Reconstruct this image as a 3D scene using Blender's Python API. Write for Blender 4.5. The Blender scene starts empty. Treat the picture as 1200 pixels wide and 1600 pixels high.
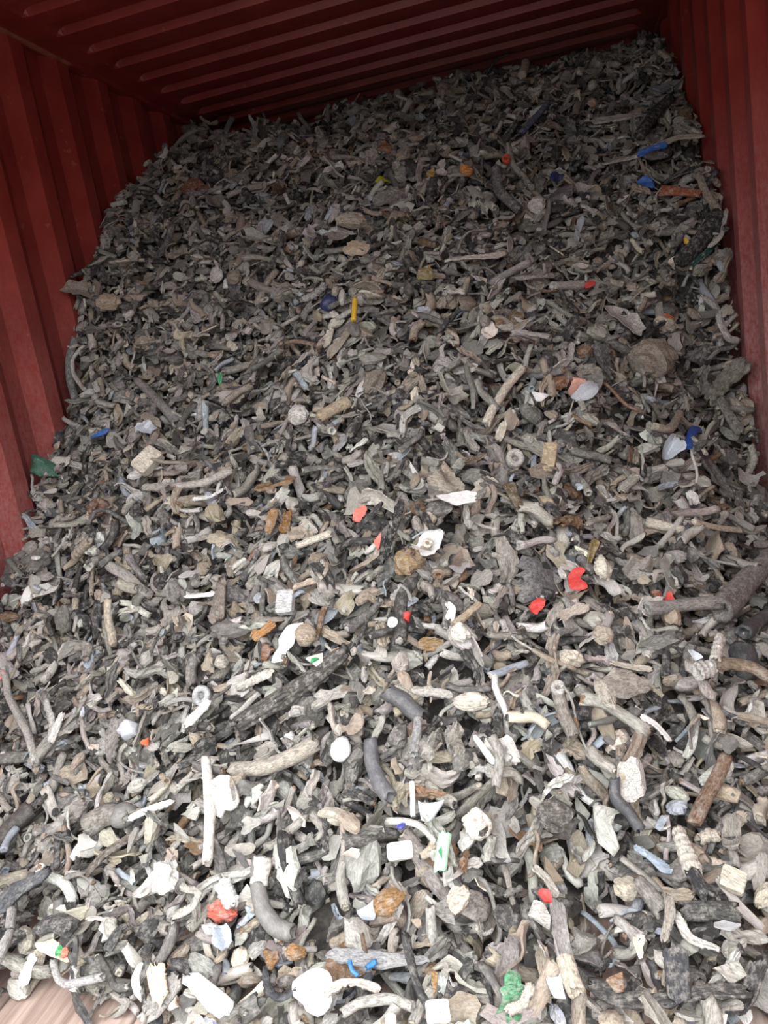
import bpy, math
import numpy as np
from mathutils import Matrix

# ------------------------------------------------------------------ camera, sky, exposure
scene = bpy.context.scene
COL = scene.collection
FOC, YAW, PITCH, ROLL = 1200.0, 0.263, 0.206, -0.164        # focal length in pixels of a 1200x1600 image, radians
CAM = np.array([0.0, 0.0, 1.07])                             # the container floor is z = 0


def cam_axes():
    cy, sy, cp, sp = math.cos(YAW), math.sin(YAW), math.cos(PITCH), math.sin(PITCH)
    f = np.array([-sy * cp, cy * cp, -sp])
    r = np.array([cy, sy, 0.0])
    u = np.cross(r, f)
    c, s = math.cos(ROLL), math.sin(ROLL)
    return f, r * c + u * s, u * c - r * s


FWD, RGT, UPV = cam_axes()
cd = bpy.data.cameras.new("camera")
cd.sensor_fit = 'VERTICAL'
cd.sensor_height = 32.0
cd.lens = FOC / 1600.0 * 32.0
cd.clip_start = 0.02
cam = bpy.data.objects.new("camera", cd)
COL.objects.link(cam)
cam.matrix_world = Matrix(((RGT[0], UPV[0], -FWD[0], CAM[0]), (RGT[1], UPV[1], -FWD[1], CAM[1]),
                           (RGT[2], UPV[2], -FWD[2], CAM[2]), (0, 0, 0, 1)))
scene.camera = cam

world = bpy.data.worlds.new("overcast_sky")
scene.world = world
world.use_nodes = True
wn, wl = world.node_tree.nodes, world.node_tree.links
bg = wn["Background"]
# an overcast sky: brighter towards the zenith, a little cool
tc = wn.new("ShaderNodeTexCoord"); sx = wn.new("ShaderNodeSeparateXYZ"); rp = wn.new("ShaderNodeValToRGB")
wl.new(tc.outputs["Generated"], sx.inputs[0]); wl.new(sx.outputs["Z"], rp.inputs[0]); wl.new(rp.outputs[0], bg.inputs[0])
rp.color_ramp.elements[0].position = 0.0; rp.color_ramp.elements[0].color = (0.235, 0.24, 0.245, 1)
rp.color_ramp.elements[1].position = 1.0; rp.color_ramp.elements[1].color = (1.0, 1.0, 1.0, 1)
bg.inputs[1].default_value = 5.7
scene.view_settings.view_transform = 'Standard'
scene.view_settings.look = 'None'
scene.view_settings.gamma = 1.0
scene.view_settings.use_curve_mapping = False
scene.view_settings.exposure = 0.6
scene.cycles.max_bounces = 6
scene.cycles.diffuse_bounces = 4

# ------------------------------------------------------------------ the container's measures
XL, XR = -1.808, 0.587               # planes of the inner crests of the side walls
Y_DOOR, Y_BACK = 0.74, 5.20
Z_ROOF = 2.389
PER = 0.278
rng = np.random.default_rng(11)


def srgb(r, g, b):
    return tuple(((c / 255) / 12.92 if c / 255 <= 0.04045 else ((c / 255 + 0.055) / 1.055) ** 2.4) for c in (r, g, b))


# ------------------------------------------------------------------ materials
def new_mat(name):
    m = bpy.data.materials.new(name)
    m.use_nodes = True
    nt = m.node_tree
    return m, nt, nt.nodes["Principled BSDF"]


def N(nt, kind, **kw):
    n = nt.nodes.new(kind)
    for k, v in kw.items():
        if k in n.inputs.keys():
            n.inputs[k].default_value = v
        else:
            setattr(n, k, v)
    return n


def ramp(nt, src, pts):
    r = nt.nodes.new("ShaderNodeValToRGB")
    e = r.color_ramp.elements
    while len(e) < len(pts):
        e.new(0.5)
    for el, (p, c) in zip(e, pts):
        el.position = p
        el.color = (c, c, c, 1) if isinstance(c, (int, float)) else (*c, 1)
    nt.links.new(src, r.inputs[0])
    return r.outputs[0]


def mix(nt, fac, a, b, mode='MIX'):
    m = nt.nodes.new("ShaderNodeMix")
    m.data_type = 'RGBA'
    m.blend_type = mode
    for sock, v in ((m.inputs[0], fac), (m.inputs[6], a), (m.inputs[7], b)):
        if isinstance(v, (int, float)):
            sock.default_value = v
        elif isinstance(v, tuple):
            sock.default_value = (*v, 1)
        else:
            nt.links.new(v, sock)
    return m.outputs[2]


def math_node(nt, op, a, b):
    m = nt.nodes.new("ShaderNodeMath")
    m.operation = op
    for s, v in zip(m.inputs, (a, b)):
        if isinstance(v, (int, float)):
            s.default_value = v
        else:
            nt.links.new(v, s)
    return m.outputs[0]


def scrap_material(name):
    """Shredded cable and rubber: the piece's own colour, fine grain, pale dust in patches. The tint's alpha is how glossy the piece is."""
    m, nt, bs = new_mat(name)
    tint = N(nt, "ShaderNodeAttribute", attribute_name="tint")
    loc = N(nt, "ShaderNodeAttribute", attribute_name="grain")
    gl = tint.outputs["Alpha"]
    dull = math_node(nt, 'SUBTRACT', 1.0, gl)
    mp = N(nt, "ShaderNodeMapping"); mp.inputs["Scale"].default_value = (0.3, 1, 1)
    nt.links.new(loc.outputs["Vector"], mp.inputs["Vector"])
    n1 = N(nt, "ShaderNodeTexNoise", Scale=300.0, Detail=5.0, Roughness=0.75)
    nt.links.new(mp.outputs[0], n1.inputs["Vector"])
    n2 = N(nt, "ShaderNodeTexNoise", Scale=70.0, Detail=4.0, Roughness=0.7)
    nt.links.new(loc.outputs["Vector"], n2.inputs["Vector"])
    g = ramp(nt, n1.outputs["Fac"], [(0.34, 0.35), (0.5, 0.95), (0.66, 1.45)])
    c = mix(nt, math_node(nt, 'ADD', math_node(nt, 'MULTIPLY', dull, 0.75), 0.2), tint.outputs["Color"], mix(nt, 1.0, tint.outputs["Color"], g, 'MULTIPLY'))
    d = ramp(nt, math_node(nt, 'ADD', math_node(nt, 'MULTIPLY', n2.outputs["Fac"], 0.75), math_node(nt, 'MULTIPLY', n1.outputs["Fac"], 0.25)), [(0.48, 0.0), (0.66, 0.75)])
    c = mix(nt, math_node(nt, 'MULTIPLY', d, math_node(nt, 'ADD', math_node(nt, 'MULTIPLY', dull, 0.85), 0.1)), c, srgb(176, 172, 165))
    nt.links.new(c, bs.inputs["Base Color"])
    nt.links.new(math_node(nt, 'SUBTRACT', 0.86, math_node(nt, 'MULTIPLY', gl, 0.5)), bs.inputs["Roughness"])
    bp = N(nt, "ShaderNodeBump", Distance=0.004)
    nt.links.new(math_node(nt, 'ADD', math_node(nt, 'MULTIPLY', dull, 0.7), 0.12), bp.inputs["Strength"])
    nt.links.new(n1.outputs["Fac"], bp.inputs["Height"])
    nt.links.new(bp.outputs[0], bs.inputs["Normal"])
    return m


M_SCRAP = scrap_material("shredded_scrap")
M_ROUGH, M_SMOOTH = (M_SCRAP, 0.0), (M_SCRAP, 0.75)              # material and gloss


def red_paint(name, low, span, most):
    """Oxide red container paint: dust rubbed on by the load in the lower part, scratches, rust flecks."""
    m, nt, bs = new_mat(name)
    tcn = N(nt, "ShaderNodeTexCoord")
    sep = N(nt, "ShaderNodeSeparateXYZ")
    nt.links.new(tcn.outputs["Object"], sep.inputs[0])
    n1 = N(nt, "ShaderNodeTexNoise", Scale=7.0, Detail=6.0, Roughness=0.65)
    n2 = N(nt, "ShaderNodeTexNoise", Scale=60.0, Detail=5.0, Roughness=0.7)
    mp = N(nt, "ShaderNodeMapping"); mp.inputs["Scale"].default_value = (1, 3.0, 0.6); mp.inputs["Rotation"].default_value = (0.5, 0, 0)
    n3 = N(nt, "ShaderNodeTexNoise", Scale=45.0, Detail=3.0, Roughness=0.6)
    for n in (n1, n2):
        nt.links.new(tcn.outputs["Object"], n.inputs["Vector"])
    nt.links.new(tcn.outputs["Object"], mp.inputs["Vector"]); nt.links.new(mp.outputs[0], n3.inputs["Vector"])
    base = mix(nt, ramp(nt, n1.outputs["Fac"], [(0.35, 0.0), (0.7, 1.0)]), srgb(138, 49, 43), srgb(160, 66, 57))
    # dust: what the load rubbed on
    hgt = math_node(nt, 'DIVIDE', math_node(nt, 'SUBTRACT', low + span, sep.outputs["Z"]), span)
    hgt = ramp(nt, hgt, [(0.0, 0.0), (1.0, 1.0)])
    blot = ramp(nt, math_node(nt, 'ADD', math_node(nt, 'MULTIPLY', n2.outputs["Fac"], 0.6), math_node(nt, 'MULTIPLY', n3.outputs["Fac"], 0.4)), [(0.38, 0.15), (0.62, 1.0)])
    fac = math_node(nt, 'MULTIPLY', math_node(nt, 'MULTIPLY', hgt, blot), most)
    c = mix(nt, fac, base, srgb(205, 170, 170))
    n4 = N(nt, "ShaderNodeTexNoise", Scale=26.0, Detail=2.0, Roughness=0.5)
    nt.links.new(tcn.outputs["Object"], n4.inputs["Vector"])
    c = mix(nt, ramp(nt, n4.outputs["Fac"], [(0.70, 0.0), (0.74, 0.5)]), c, srgb(180, 120, 90))
    nt.links.new(c, bs.inputs["Base Color"])
    bs.inputs["Roughness"].default_value = 0.4
    bp = N(nt, "ShaderNodeBump", Strength=0.15, Distance=0.004)
    nt.links.new(n2.outputs["Fac"], bp.inputs["Height"]); nt.links.new(bp.outputs[0], bs.inputs["Normal"])
    return m


M_WALL = red_paint("red_wall_paint", 0.2, 1.5, 0.5)
M_WALL_R = red_paint("red_wall_paint_rubbed", 0.6, 1.15, 0.8)
M_ROOF = red_paint("red_roof_paint", -9.0, 0.5, 0.0)


def wood_floor():
    m, nt, bs = new_mat("container_floor_wood")
    tcn = N(nt, "ShaderNodeTexCoord")
    mp = N(nt, "ShaderNodeMapping"); mp.inputs["Scale"].default_value = (14, 0.8, 1)
    nt.links.new(tcn.outputs["Object"], mp.inputs["Vector"])
    n1 = N(nt, "ShaderNodeTexNoise", Scale=3.0, Detail=8.0, Roughness=0.7)
    nt.links.new(mp.outputs[0], n1.inputs["Vector"])
    c = ramp(nt, n1.outputs["Fac"], [(0.3, srgb(112, 92, 82)), (0.5, srgb(156, 136, 126)), (0.72, srgb(186, 168, 160))])
    br = N(nt, "ShaderNodeTexWave", Scale=1.1, wave_type='BANDS', bands_direction='X', wave_profile='SAW')
    nt.links.new(tcn.outputs["Object"], br.inputs["Vector"])
    c = mix(nt, ramp(nt, br.outputs["Fac"], [(0.96, 0.0), (0.985, 0.8)]), c, srgb(60, 46, 40))
    nt.links.new(c, bs.inputs["Base Color"])
    bs.inputs["Roughness"].default_value = 0.7
    bp = N(nt, "ShaderNodeBump", Strength=0.3, Distance=0.003)
    nt.links.new(n1.outputs["Fac"], bp.inputs["Height"]); nt.links.new(bp.outputs[0], bs.inputs["Normal"])
    return m


def plain_mat(name, a, b, scale, rough):
    m, nt, bs = new_mat(name)
    tcn = N(nt, "ShaderNodeTexCoord")
    n1 = N(nt, "ShaderNodeTexNoise", Scale=scale, Detail=6.0, Roughness=0.65)
    nt.links.new(tcn.outputs["Object"], n1.inputs["Vector"])
    nt.links.new(ramp(nt, n1.outputs["Fac"], [(0.3, a), (0.7, b)]), bs.inputs["Base Color"])
    bs.inputs["Roughness"].default_value = rough
    return m


M_FLOOR = wood_floor()
M_EDGE = plain_mat("pale_edge", srgb(150, 84, 66), srgb(190, 128, 104), 20.0, 0.5)
M_GROUND = plain_mat("yard_asphalt", srgb(62, 62, 62), srgb(88, 87, 85), 3.0, 0.9)
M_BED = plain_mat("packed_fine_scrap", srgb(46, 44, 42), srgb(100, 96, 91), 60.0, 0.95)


# ------------------------------------------------------------------ mesh helpers
def mesh_obj(name, verts, faces, mat, parent=None, smooth=False):
    me = bpy.data.meshes.new(name)
    me.from_pydata([tuple(v) for v in verts], [], faces)
    me.materials.append(mat)
    if smooth:
        me.polygons.foreach_set("use_smooth", [True] * len(me.polygons))
    me.update()
    o = bpy.data.objects.new(name, me)
    COL.objects.link(o)
    if parent:
        o.parent = parent
    return o


def structure(name, label, verts, faces, mat):
    o = mesh_obj(name, verts, faces, mat)
    o["kind"] = "structure"; o["label"] = label; o["category"] = name.split("_")[0]
    return o


def box(x0, x1, y0, y1, z0, z1, off=0):
    v = [(x, y, z) for x in (x0, x1) for y in (y0, y1) for z in (z0, z1)]
    f = [(0, 1, 3, 2), (4, 6, 7, 5), (0, 4, 5, 1), (2, 3, 7, 6), (0, 2, 6, 4), (1, 5, 7, 3)]
    return v, [tuple(i + off for i in q) for q in f]


def boxes(specs):
    V, F = [], []
    for s in specs:
        v, f = box(*s, off=len(V))
        V += v; F += f
    return V, F


# ------------------------------------------------------------------ container shell
def corrugated_side(x_in, sign, phase, y0, y1, z0, z1):
    """A steel side wall as a folded sheet with a back face. sign: direction from the room outwards along x; PHASE: where an inner crest begins."""
    pts = []
    k = math.floor((y0 - phase) / PER) - 1
    while phase + k * PER < y1 + PER:
        b = phase + k * PER
        pts += [(b, 0.0), (b + 0.072, 0.0), (b + 0.140, 0.036), (b + 0.210, 0.036)]
        k += 1
    ys = np.array([p[0] for p in pts]); ds = np.array([p[1] for p in pts])
    keep = (ys > y0) & (ys < y1)
    yy = np.concatenate([[y0], ys[keep], [y1]])
    dd = np.interp(yy, ys, ds)
    V, F = [], []
    for y, d in zip(yy, dd):
        V += [(x_in + sign * d, y, z0), (x_in + sign * d, y, z1), (x_in + sign * (d + 0.004), y, z0), (x_in + sign * (d + 0.004), y, z1)]
    for i in range(len(yy) - 1):
        a, b = 4 * i, 4 * i + 4
        F += [(a, b, b + 1, a + 1), (a + 2, a + 3, b + 3, b + 2), (a + 1, b + 1, b + 3, a + 3), (a, a + 2, b + 2, b)]
    return V, F


RAIL = 2.377
V, F = corrugated_side(XL, -1, 2.688, Y_DOOR, Y_BACK, 0.0, RAIL)
structure("wall_left", "red corrugated steel side wall rising left of the scrap heap", V, F, M_WALL)
V, F = corrugated_side(XR, 1, 2.372, Y_DOOR, Y_BACK, 0.0, RAIL)
structure("wall_right", "dusty red corrugated steel side wall rising right of the scrap heap", V, F, M_WALL_R)
# end wall, folded the same way, seen only above the crest
V, F = corrugated_side(Y_BACK, 1, 0.05, XL - 0.04, XR + 0.04, 0.0, RAIL)
structure("wall_back", "dark red corrugated end wall behind the crest of the heap", [(v[1], v[0], v[2]) for v in V], [tuple(reversed(f)) for f in F], M_WALL)

# roof: pressed corrugations across, dying out before the side rails
RP, RY = 0.192, 2.660
prof = []
k = math.floor((Y_DOOR - RY) / RP) - 1
while RY + k * RP < Y_BACK + RP:
    b = RY + k * RP
    prof += [(b - 0.006, 0.025), (b + 0.006, 0.0), (b + 0.088, 0.0), (b + 0.106, 0.025)]
    k += 1
py = np.array([p[0] for p in prof]); pz = np.array([p[1] for p in prof])
kp = (py > Y_DOOR) & (py < Y_BACK)
yy = np.concatenate([[Y_DOOR], py[kp], [Y_BACK]])
zz = np.interp(yy, py, pz)
xs = [XL - 0.05, XL + 0.095, XL + 0.105, XL + 0.118, XL + 0.135, -0.6, XR - 0.135, XR - 0.118, XR - 0.105, XR - 0.095, XR + 0.05]
amp = [0, 0, 0.35, 0.8, 1, 1, 1, 0.8, 0.35, 0, 0]
V, F = [], []
for th in (0.0, 0.004):
    for y, z in zip(yy, zz):
        for x, a in zip(xs, amp):
            V.append((x, y, Z_ROOF + (0.0 if a == 0 else 0.0) + z * a + th))
nx, ny = len(xs), len(yy)
for t in (0, 1):
    for j in range(ny - 1):
        for i in range(nx - 1):
            a = t * nx * ny + j * nx + i
            q = (a, a + nx, a + nx + 1, a + 1)
            F.append(q if t == 0 else tuple(reversed(q)))
structure("ceiling", "dark red corrugated container roof above the scrap heap", V, F, M_ROOF)

V, F = box(XL - 0.055, XL + 0.012, Y_DOOR, Y_BACK, RAIL - 0.006, RAIL + 0.05)
structure("trim_1", "red steel rail where the roof meets the left wall", V, F, M_ROOF)
V, F = box(XL - 0.01, XL + 0.0145, 2.15, 3.05, RAIL - 0.009, RAIL - 0.003)  # lighter brown strip along the bottom edge of the left rail
structure("trim_3", "thin pale brown edge along the left roof rail", V, F, M_EDGE)
V, F = box(XR - 0.012, XR + 0.055, Y_DOOR, Y_BACK, RAIL - 0.006, RAIL + 0.05)
structure("trim_2", "red steel rail where the roof meets the right wall", V, F, M_ROOF)
V, F = boxes([(XL - 0.06, XL + 0.03, Y_DOOR - 0.12, Y_DOOR, -0.16, 2.5), (XR - 0.03, XR + 0.06, Y_DOOR - 0.12, Y_DOOR, -0.16, 2.5),
              (XL + 0.03, XR - 0.03, Y_DOOR - 0.12, Y_DOOR, 2.33, 2.5), (XL + 0.03, XR - 0.03, Y_DOOR - 0.12, Y_DOOR, -0.16, 0.0)])
structure("door_1", "red steel door frame at the open end of the container", V, F, M_ROOF)
V, F = box(XL - 0.05, XR + 0.05, Y_DOOR, Y_BACK + 0.04, -0.03, 0.0)
structure("floor", "worn brown wooden container floor under the scrap", V, F, M_FLOOR)
V, F = box(-25, 25, -30, 25, -0.4, -0.16)
structure("ground", "dark grey asphalt yard around the container", V, F, M_GROUND)

# ------------------------------------------------------------------ the heap's shape: front profiles (y, z) at five stations across
S36, C36 = math.sin(math.radians(36)), math.cos(math.radians(36))
O = np.array([0.0, 1.1, 0.0])
TAN, NOR, XAX = np.array([0, C36, S36]), np.array([0, -S36, C36]), np.array([1.0, 0, 0])
ST = [
    (-1.81, [(.2, -.03), (1.2, -.02), (1.55, .07), (1.83, .18), (1.96, .45), (2.1, .62), (2.21, .77), (2.39, .87), (2.46, 1.02), (2.62, 1.32), (3.01, 1.71), (3.26, 1.89), (3.61, 2.10), (4.08, 2.24), (4.4, 2.27), (5.3, 2.2)]),
    (-1.20, [(.2, -.03), (1.12, -.03), (1.18, .0), (1.38, .12), (1.75, .45), (2.2, .85), (2.55, 1.19), (3.0, 1.62), (3.5, 2.0), (4.05, 2.22), (4.4, 2.24), (5.3, 2.15)]),
    (-0.93, [(.2, -.03), (0.97, -.03), (1.02, .0), (1.26, .12), (1.65, .43), (2.16, .84), (2.62, 1.24), (3.1, 1.66), (3.5, 1.97), (4.05, 2.22), (4.4, 2.25), (5.3, 2.15)]),
    (-0.40, [(.2, -.03), (.8, -.03), (.88, .02), (1.05, .08), (1.5, .36), (2.1, .82), (2.82, 1.38), (3.5, 1.89), (4.05, 2.21), (4.4, 2.27), (5.3, 2.15)]),
    (0.10, [(.2, -.03), (.95, -.03), (1.0, -.01), (1.3, .06), (1.8, .34), (2.4, .75), (3.0, 1.28), (3.5, 1.76), (4.05, 2.18), (4.45, 2.29), (5.3, 2.2)]),
    (0.587, [(.2, -.03), (1.0, -.03), (1.1, .02), (1.6, .10), (2.2, .15), (2.72, .23), (2.8, .34), (2.88, .53), (3.06, .97), (3.19, 1.45), (3.45, 1.63), (3.78, 1.92), (4.0, 2.13), (4.4, 2.27), (5.3, 2.2)]),
]
CELL = 0.007
X0, X1, S0, S1 = -1.80, 0.579, -0.75, 4.95
GX, GS = int((X1 - X0) / CELL) + 1, int((S1 - S0) / CELL) + 1
gx = X0 + np.arange(GX) * CELL
gs = S0 + np.arange(GS) * CELL


def profile(tab, drop):
    y = np.array([p[0] for p in tab]); z = np.array([p[1] for p in tab])
    yf = np.linspace(y[0], y[-1], 900)
    zf = np.maximum(np.interp(yf, y, z) - drop, 0.0)
    s = (yf - O[1]) * C36 + zf * S36
    h = -(yf - O[1]) * S36 + zf * C36
    s = np.maximum.accumulate(s + np.arange(900) * 1e-7)
    return np.interp(gs, s, h)


def heap_grid(drop):
    P = np.stack([profile(t, drop) for _, t in ST], 0)
    xn = np.array([x for x, _ in ST])
    H = np.stack([np.interp(gx, xn, P[:, j]) for j in range(GS)], 1)
    return H


def blur(H, n):
    k = np.ones(2 * n + 1) / (2 * n + 1)
    for _ in range(2):
        H = np.apply_along_axis(lambda r: np.convolve(np.pad(r, n, mode='edge'), k, mode='valid'), 0, H)
        H = np.apply_along_axis(lambda r: np.convolve(np.pad(r, n, mode='edge'), k, mode='valid'), 1, H)
    return H


FLOOR_H = -((gs - 0) * 0) + np.array([-(s / C36) * S36 for s in gs])      # the floor plane z = 0 in heap coordinates
SURF = blur(heap_grid(0.0), 10)
SURF += sum(0.012 * np.sin(gx[:, None] * a + gs[None, :] * b + c) for a, b, c in ((9, 4, 1.0), (-5, 11, 2.2), (14, -8, 0.4), (3, 6, 5)))
thick = (SURF - FLOOR_H[None, :])
SURF = np.maximum(SURF, FLOOR_H[None, :])
BASE = np.maximum(SURF - 0.055, FLOOR_H[None, :] - 0.02)
HM = np.maximum(SURF - 0.045, FLOOR_H[None, :])                            # rises as pieces land


def to_world(x, s, h):
    return O + np.multiply.outer(x, XAX) + np.multiply.outer(s, TAN) + np.multiply.outer(h, NOR)


def to_heap(P):
    d = P - O
    return d @ XAX, d @ TAN, d @ NOR


def project(P):
    d = P - CAM
    z = d @ FWD
    return np.stack([600 + FOC * (d @ RGT) / z, 800 - FOC * (d @ UPV) / z, z], -1)


# the packed scrap under the loose pieces
st = 4
bx, bs_ = gx[::st], gs[::st]
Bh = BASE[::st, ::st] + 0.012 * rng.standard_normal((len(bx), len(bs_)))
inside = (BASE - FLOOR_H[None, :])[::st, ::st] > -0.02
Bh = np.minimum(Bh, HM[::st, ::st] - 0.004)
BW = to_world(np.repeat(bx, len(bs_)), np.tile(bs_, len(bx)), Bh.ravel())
nb = len(bs_)
F = [(i * nb + j, (i + 1) * nb + j, (i + 1) * nb + j + 1, i * nb + j + 1) for i in range(len(bx) - 1) for j in range(nb - 1)
     if inside[i, j] and BW[i * nb + j, 2] > 0.004 and BW[i * nb + j, 1] < 5.0]
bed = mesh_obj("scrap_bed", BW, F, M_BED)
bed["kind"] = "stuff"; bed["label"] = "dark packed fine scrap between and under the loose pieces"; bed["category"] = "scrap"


# ------------------------------------------------------------------ shapes of scrap: every piece is a stack of rings (R, n, 3)
def wob(x, y, k=4, freq=60.0, rg=rng):
    out = 0
    for _ in range(k):
        a = rg.normal(0, freq, 2)
        out = out + np.sin(a[0] * x + a[1] * y + rg.uniform(0, 6.28))
    return out / math.sqrt(k)


def sweep(path, sec):
    """path (m,3); sec (m,n,2) across: first sideways, second up."""
    t = np.gradient(path, axis=0)
    t /= np.linalg.norm(t, axis=1)[:, None] + 1e-12
    up = np.array([0, 0, 1.0])
    side = np.cross(up, t)
    side /= np.linalg.norm(side, axis=1)[:, None] + 1e-9
    upv = np.cross(t, side)
    return path[:, None, :] + sec[..., :1] * side[:, None, :] + sec[..., 1:] * upv[:, None, :]


def bent_path(L, m, bend, wig, rg):
    u = np.linspace(-0.5, 0.5, m)
    th = bend * u + wig * np.sin(u * 7 + rg.uniform(0, 6)) * 0.5
    ph = wig * 0.5 * np.sin(u * 5 + rg.uniform(0, 6))
    d = np.stack([np.cos(th) * np.cos(ph), np.sin(th) * np.cos(ph), np.sin(ph)], 1) * L / (m - 1)
    p = np.cumsum(d, 0)
    return p - p.mean(0)


def end_path(p, hollow, r):
    """Repeat end points so that the ends can be closed: returns index list and radius factors."""
    m = len(p)
    if hollow:
        idx = [min(2, m - 1), 0, 0] + list(range(1, m - 1)) + [m - 1, m - 1, max(m - 3, 0)]
        f = [0.55, 0.62, 1.0] + [1.0] * (m - 2) + [1.0, 0.62, 0.55]
    else:
        idx = [0, 0] + list(range(1, m - 1)) + [m - 1, m - 1]
        f = [0.55, 0.95] + [1.0] * (m - 2) + [0.95, 0.55]
    return idx, np.array(f)


def g_tube(rg, L=0.05, r=0.009, bend=None, hollow=True, flute=0, ribs=0, flat=None, m=9, n=10, rough=0.1, taper=None, path=None, wig=0.5):
    bend = rg.normal(0, 0.6) if bend is None else bend
    if path is None:
        path = bent_path(L, m, bend, wig * rg.uniform(0.2, 1), rg)
    m = len(path)
    flat = rg.uniform(0.55, 1.0) if flat is None else flat
    th = np.linspace(0, 2 * math.pi, n, endpoint=False)
    u = np.linspace(0, 1, m)
    rad = r * (1 + rough * wob(u[:, None] * 0.06, th[None, :] * 0.015, 4, 90, rg))
    if taper is None:
        taper = rg.normal(0, 0.15)
    rad = rad * (1 + taper * (u[:, None] - 0.5))
    if flute:
        rad = rad * (1 + 0.13 * np.cos(flute * th[None, :] + rg.uniform(0, 6) + 1.5 * u[:, None]))
    if ribs:
        rad = rad * (1 + 0.075 * np.sign(np.sin(u[:, None] * ribs * 2 * math.pi)))
    sec = np.stack([rad * np.cos(th), rad * np.sin(th) * flat], -1)
    s = sweep(path, sec)
    t = np.gradient(path, axis=0)
    idx, f = end_path(path, hollow, r)
    out = path[idx][:, None, :] + (s[idx] - path[idx][:, None, :]) * f[:, None, None]
    # ragged cut ends
    d0 = (path[0] - path[1]) / np.linalg.norm(path[0] - path[1]); d1 = (path[-1] - path[-2]) / np.linalg.norm(path[-1] - path[-2])
    j = rg.normal(0, 0.22 * r, n); k = rg.normal(0, 0.22 * r, n)
    for q in ((1, 2) if hollow else (0, 1)):
        out[q] += d0 * j[:, None]
        out[-1 - q] += d1 * k[:, None]
    return out


def g_strip(rg, L=0.06, w=0.02, t=0.004, curl=None, bend=None, m=9, k=6, path=None, flute=True, ragged=0.34, wig=0.9):
    """A torn length of sheath: a strip, curled across its width, with thickness and a ridged back."""
    bend = rg.normal(0, 0.55) if bend is None else bend
    curl = rg.uniform(0.2, 2.2) if curl is None else curl
    if path is None:
        path = bent_path(L, m, bend, wig * rg.uniform(0.2, 1), rg)
    m = len(path)
    u = np.linspace(0, 1, m)
    v = np.linspace(-0.5, 0.5, k)
    wl_ = w * (1 + ragged * wob(u * 0.06, 0 * u, 3, 70, rg)) * np.clip(0.45 + 2.6 * np.minimum(u, 1 - u) ** 0.6, 0.3, 1)
    R = w / max(curl, 0.05)
    sgn = rg.choice([-1, 1])
    top, bot = [], []
    for i in range(m):
        a = v * curl * (wl_[i] / w)
        ridge = (0.35 * t * np.cos(np.arange(k) * math.pi) if flute else 0) + t * 0.45 * rg.normal(0, 1, k)
        x, z = R * np.sin(a), sgn * R * (np.cos(a) - math.cos(curl / 4))
        nx_, nz_ = np.sin(a), sgn * np.cos(a)
        top.append(np.stack([x + nx_ * (t / 2 + ridge), z + nz_ * (t / 2 + ridge)], -1))
        bot.append(np.stack([x - nx_ * t / 2, z - nz_ * t / 2], -1)[::-1])
    sec = np.concatenate([np.array(top), np.array(bot)], 1)
    # twist along the length
    tw = rg.normal(0, 0.5) * (u - 0.5)
    c, s_ = np.cos(tw)[:, None], np.sin(tw)[:, None]
    sec = np.stack([sec[..., 0] * c - sec[..., 1] * s_, sec[..., 0] * s_ + sec[..., 1] * c], -1)
    out = sweep(path, sec)
    d0 = (path[0] - path[1]) / np.linalg.norm(path[0] - path[1]); d1 = (path[-1] - path[-2]) / np.linalg.norm(path[-1] - path[-2])
    n = 2 * k
    j = rg.normal(0, 0.12 * w, k); out[0] += d0 * np.concatenate([j, j[::-1]])[:, None]
    j = rg.normal(0, 0.12 * w, k); out[-1] += d1 * np.concatenate([j, j[::-1]])[:, None]
    return out


def g_flake(rg, a=0.025, b=0.018, t=0.003, crumple=0.35, n=14, jag=0.25, corners=None):
    th = np.linspace(0, 2 * math.pi, n, endpoint=False)
    if corners:                                                 # an angular shard
        ca = np.sort(rg.uniform(0, 2 * math.pi, corners) * 0.35 + np.arange(corners) * 2 * math.pi / corners)
        cr = rg.uniform(0.65, 1.1, corners)
        cx, cy = np.cos(ca) * cr, np.sin(ca) * cr
        seg = np.linspace(0, corners, n, endpoint=False)
        i = seg.astype(int) % corners; f = seg - seg.astype(int)
        ox, oy = cx[i] * (1 - f) + cx[(i + 1) % corners] * f, cy[i] * (1 - f) + cy[(i + 1) % corners] * f
    else:
        rr = 1 + jag * rg.normal(0, 1, n) * 0.6 + jag * np.sin(th * rg.integers(2, 4) + rg.uniform(0, 6))
        rr = np.clip(rr, 0.45, 1.5)
        ox, oy = np.cos(th) * rr, np.sin(th) * rr
    ox, oy = ox * a, oy * b
    rings = []
    fx, fy = rg.normal(0, 1, 3) * 1.6 / a, rg.normal(0, 1, 3) * 1.6 / b
    ph = rg.uniform(0, 6, 3)

    def hz(x, y):
        return crumple * b * 0.5 * sum(np.sin(fx[q] * x + fy[q] * y + ph[q]) for q in range(3))
    bow = rg.normal(0, 0.35) * crumple * 2
    for f, sg in ((0.12, 1), (0.5, 1), (0.8, 1), (1.0, 1), (1.0, -1), (0.8, -1), (0.5, -1), (0.12, -1)):
        x, y = ox * f, oy * f
        rings.append(np.stack([x, y, hz(x, y) + bow * x * x / a + sg * t / 2], -1))
    return np.array(rings)


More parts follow.
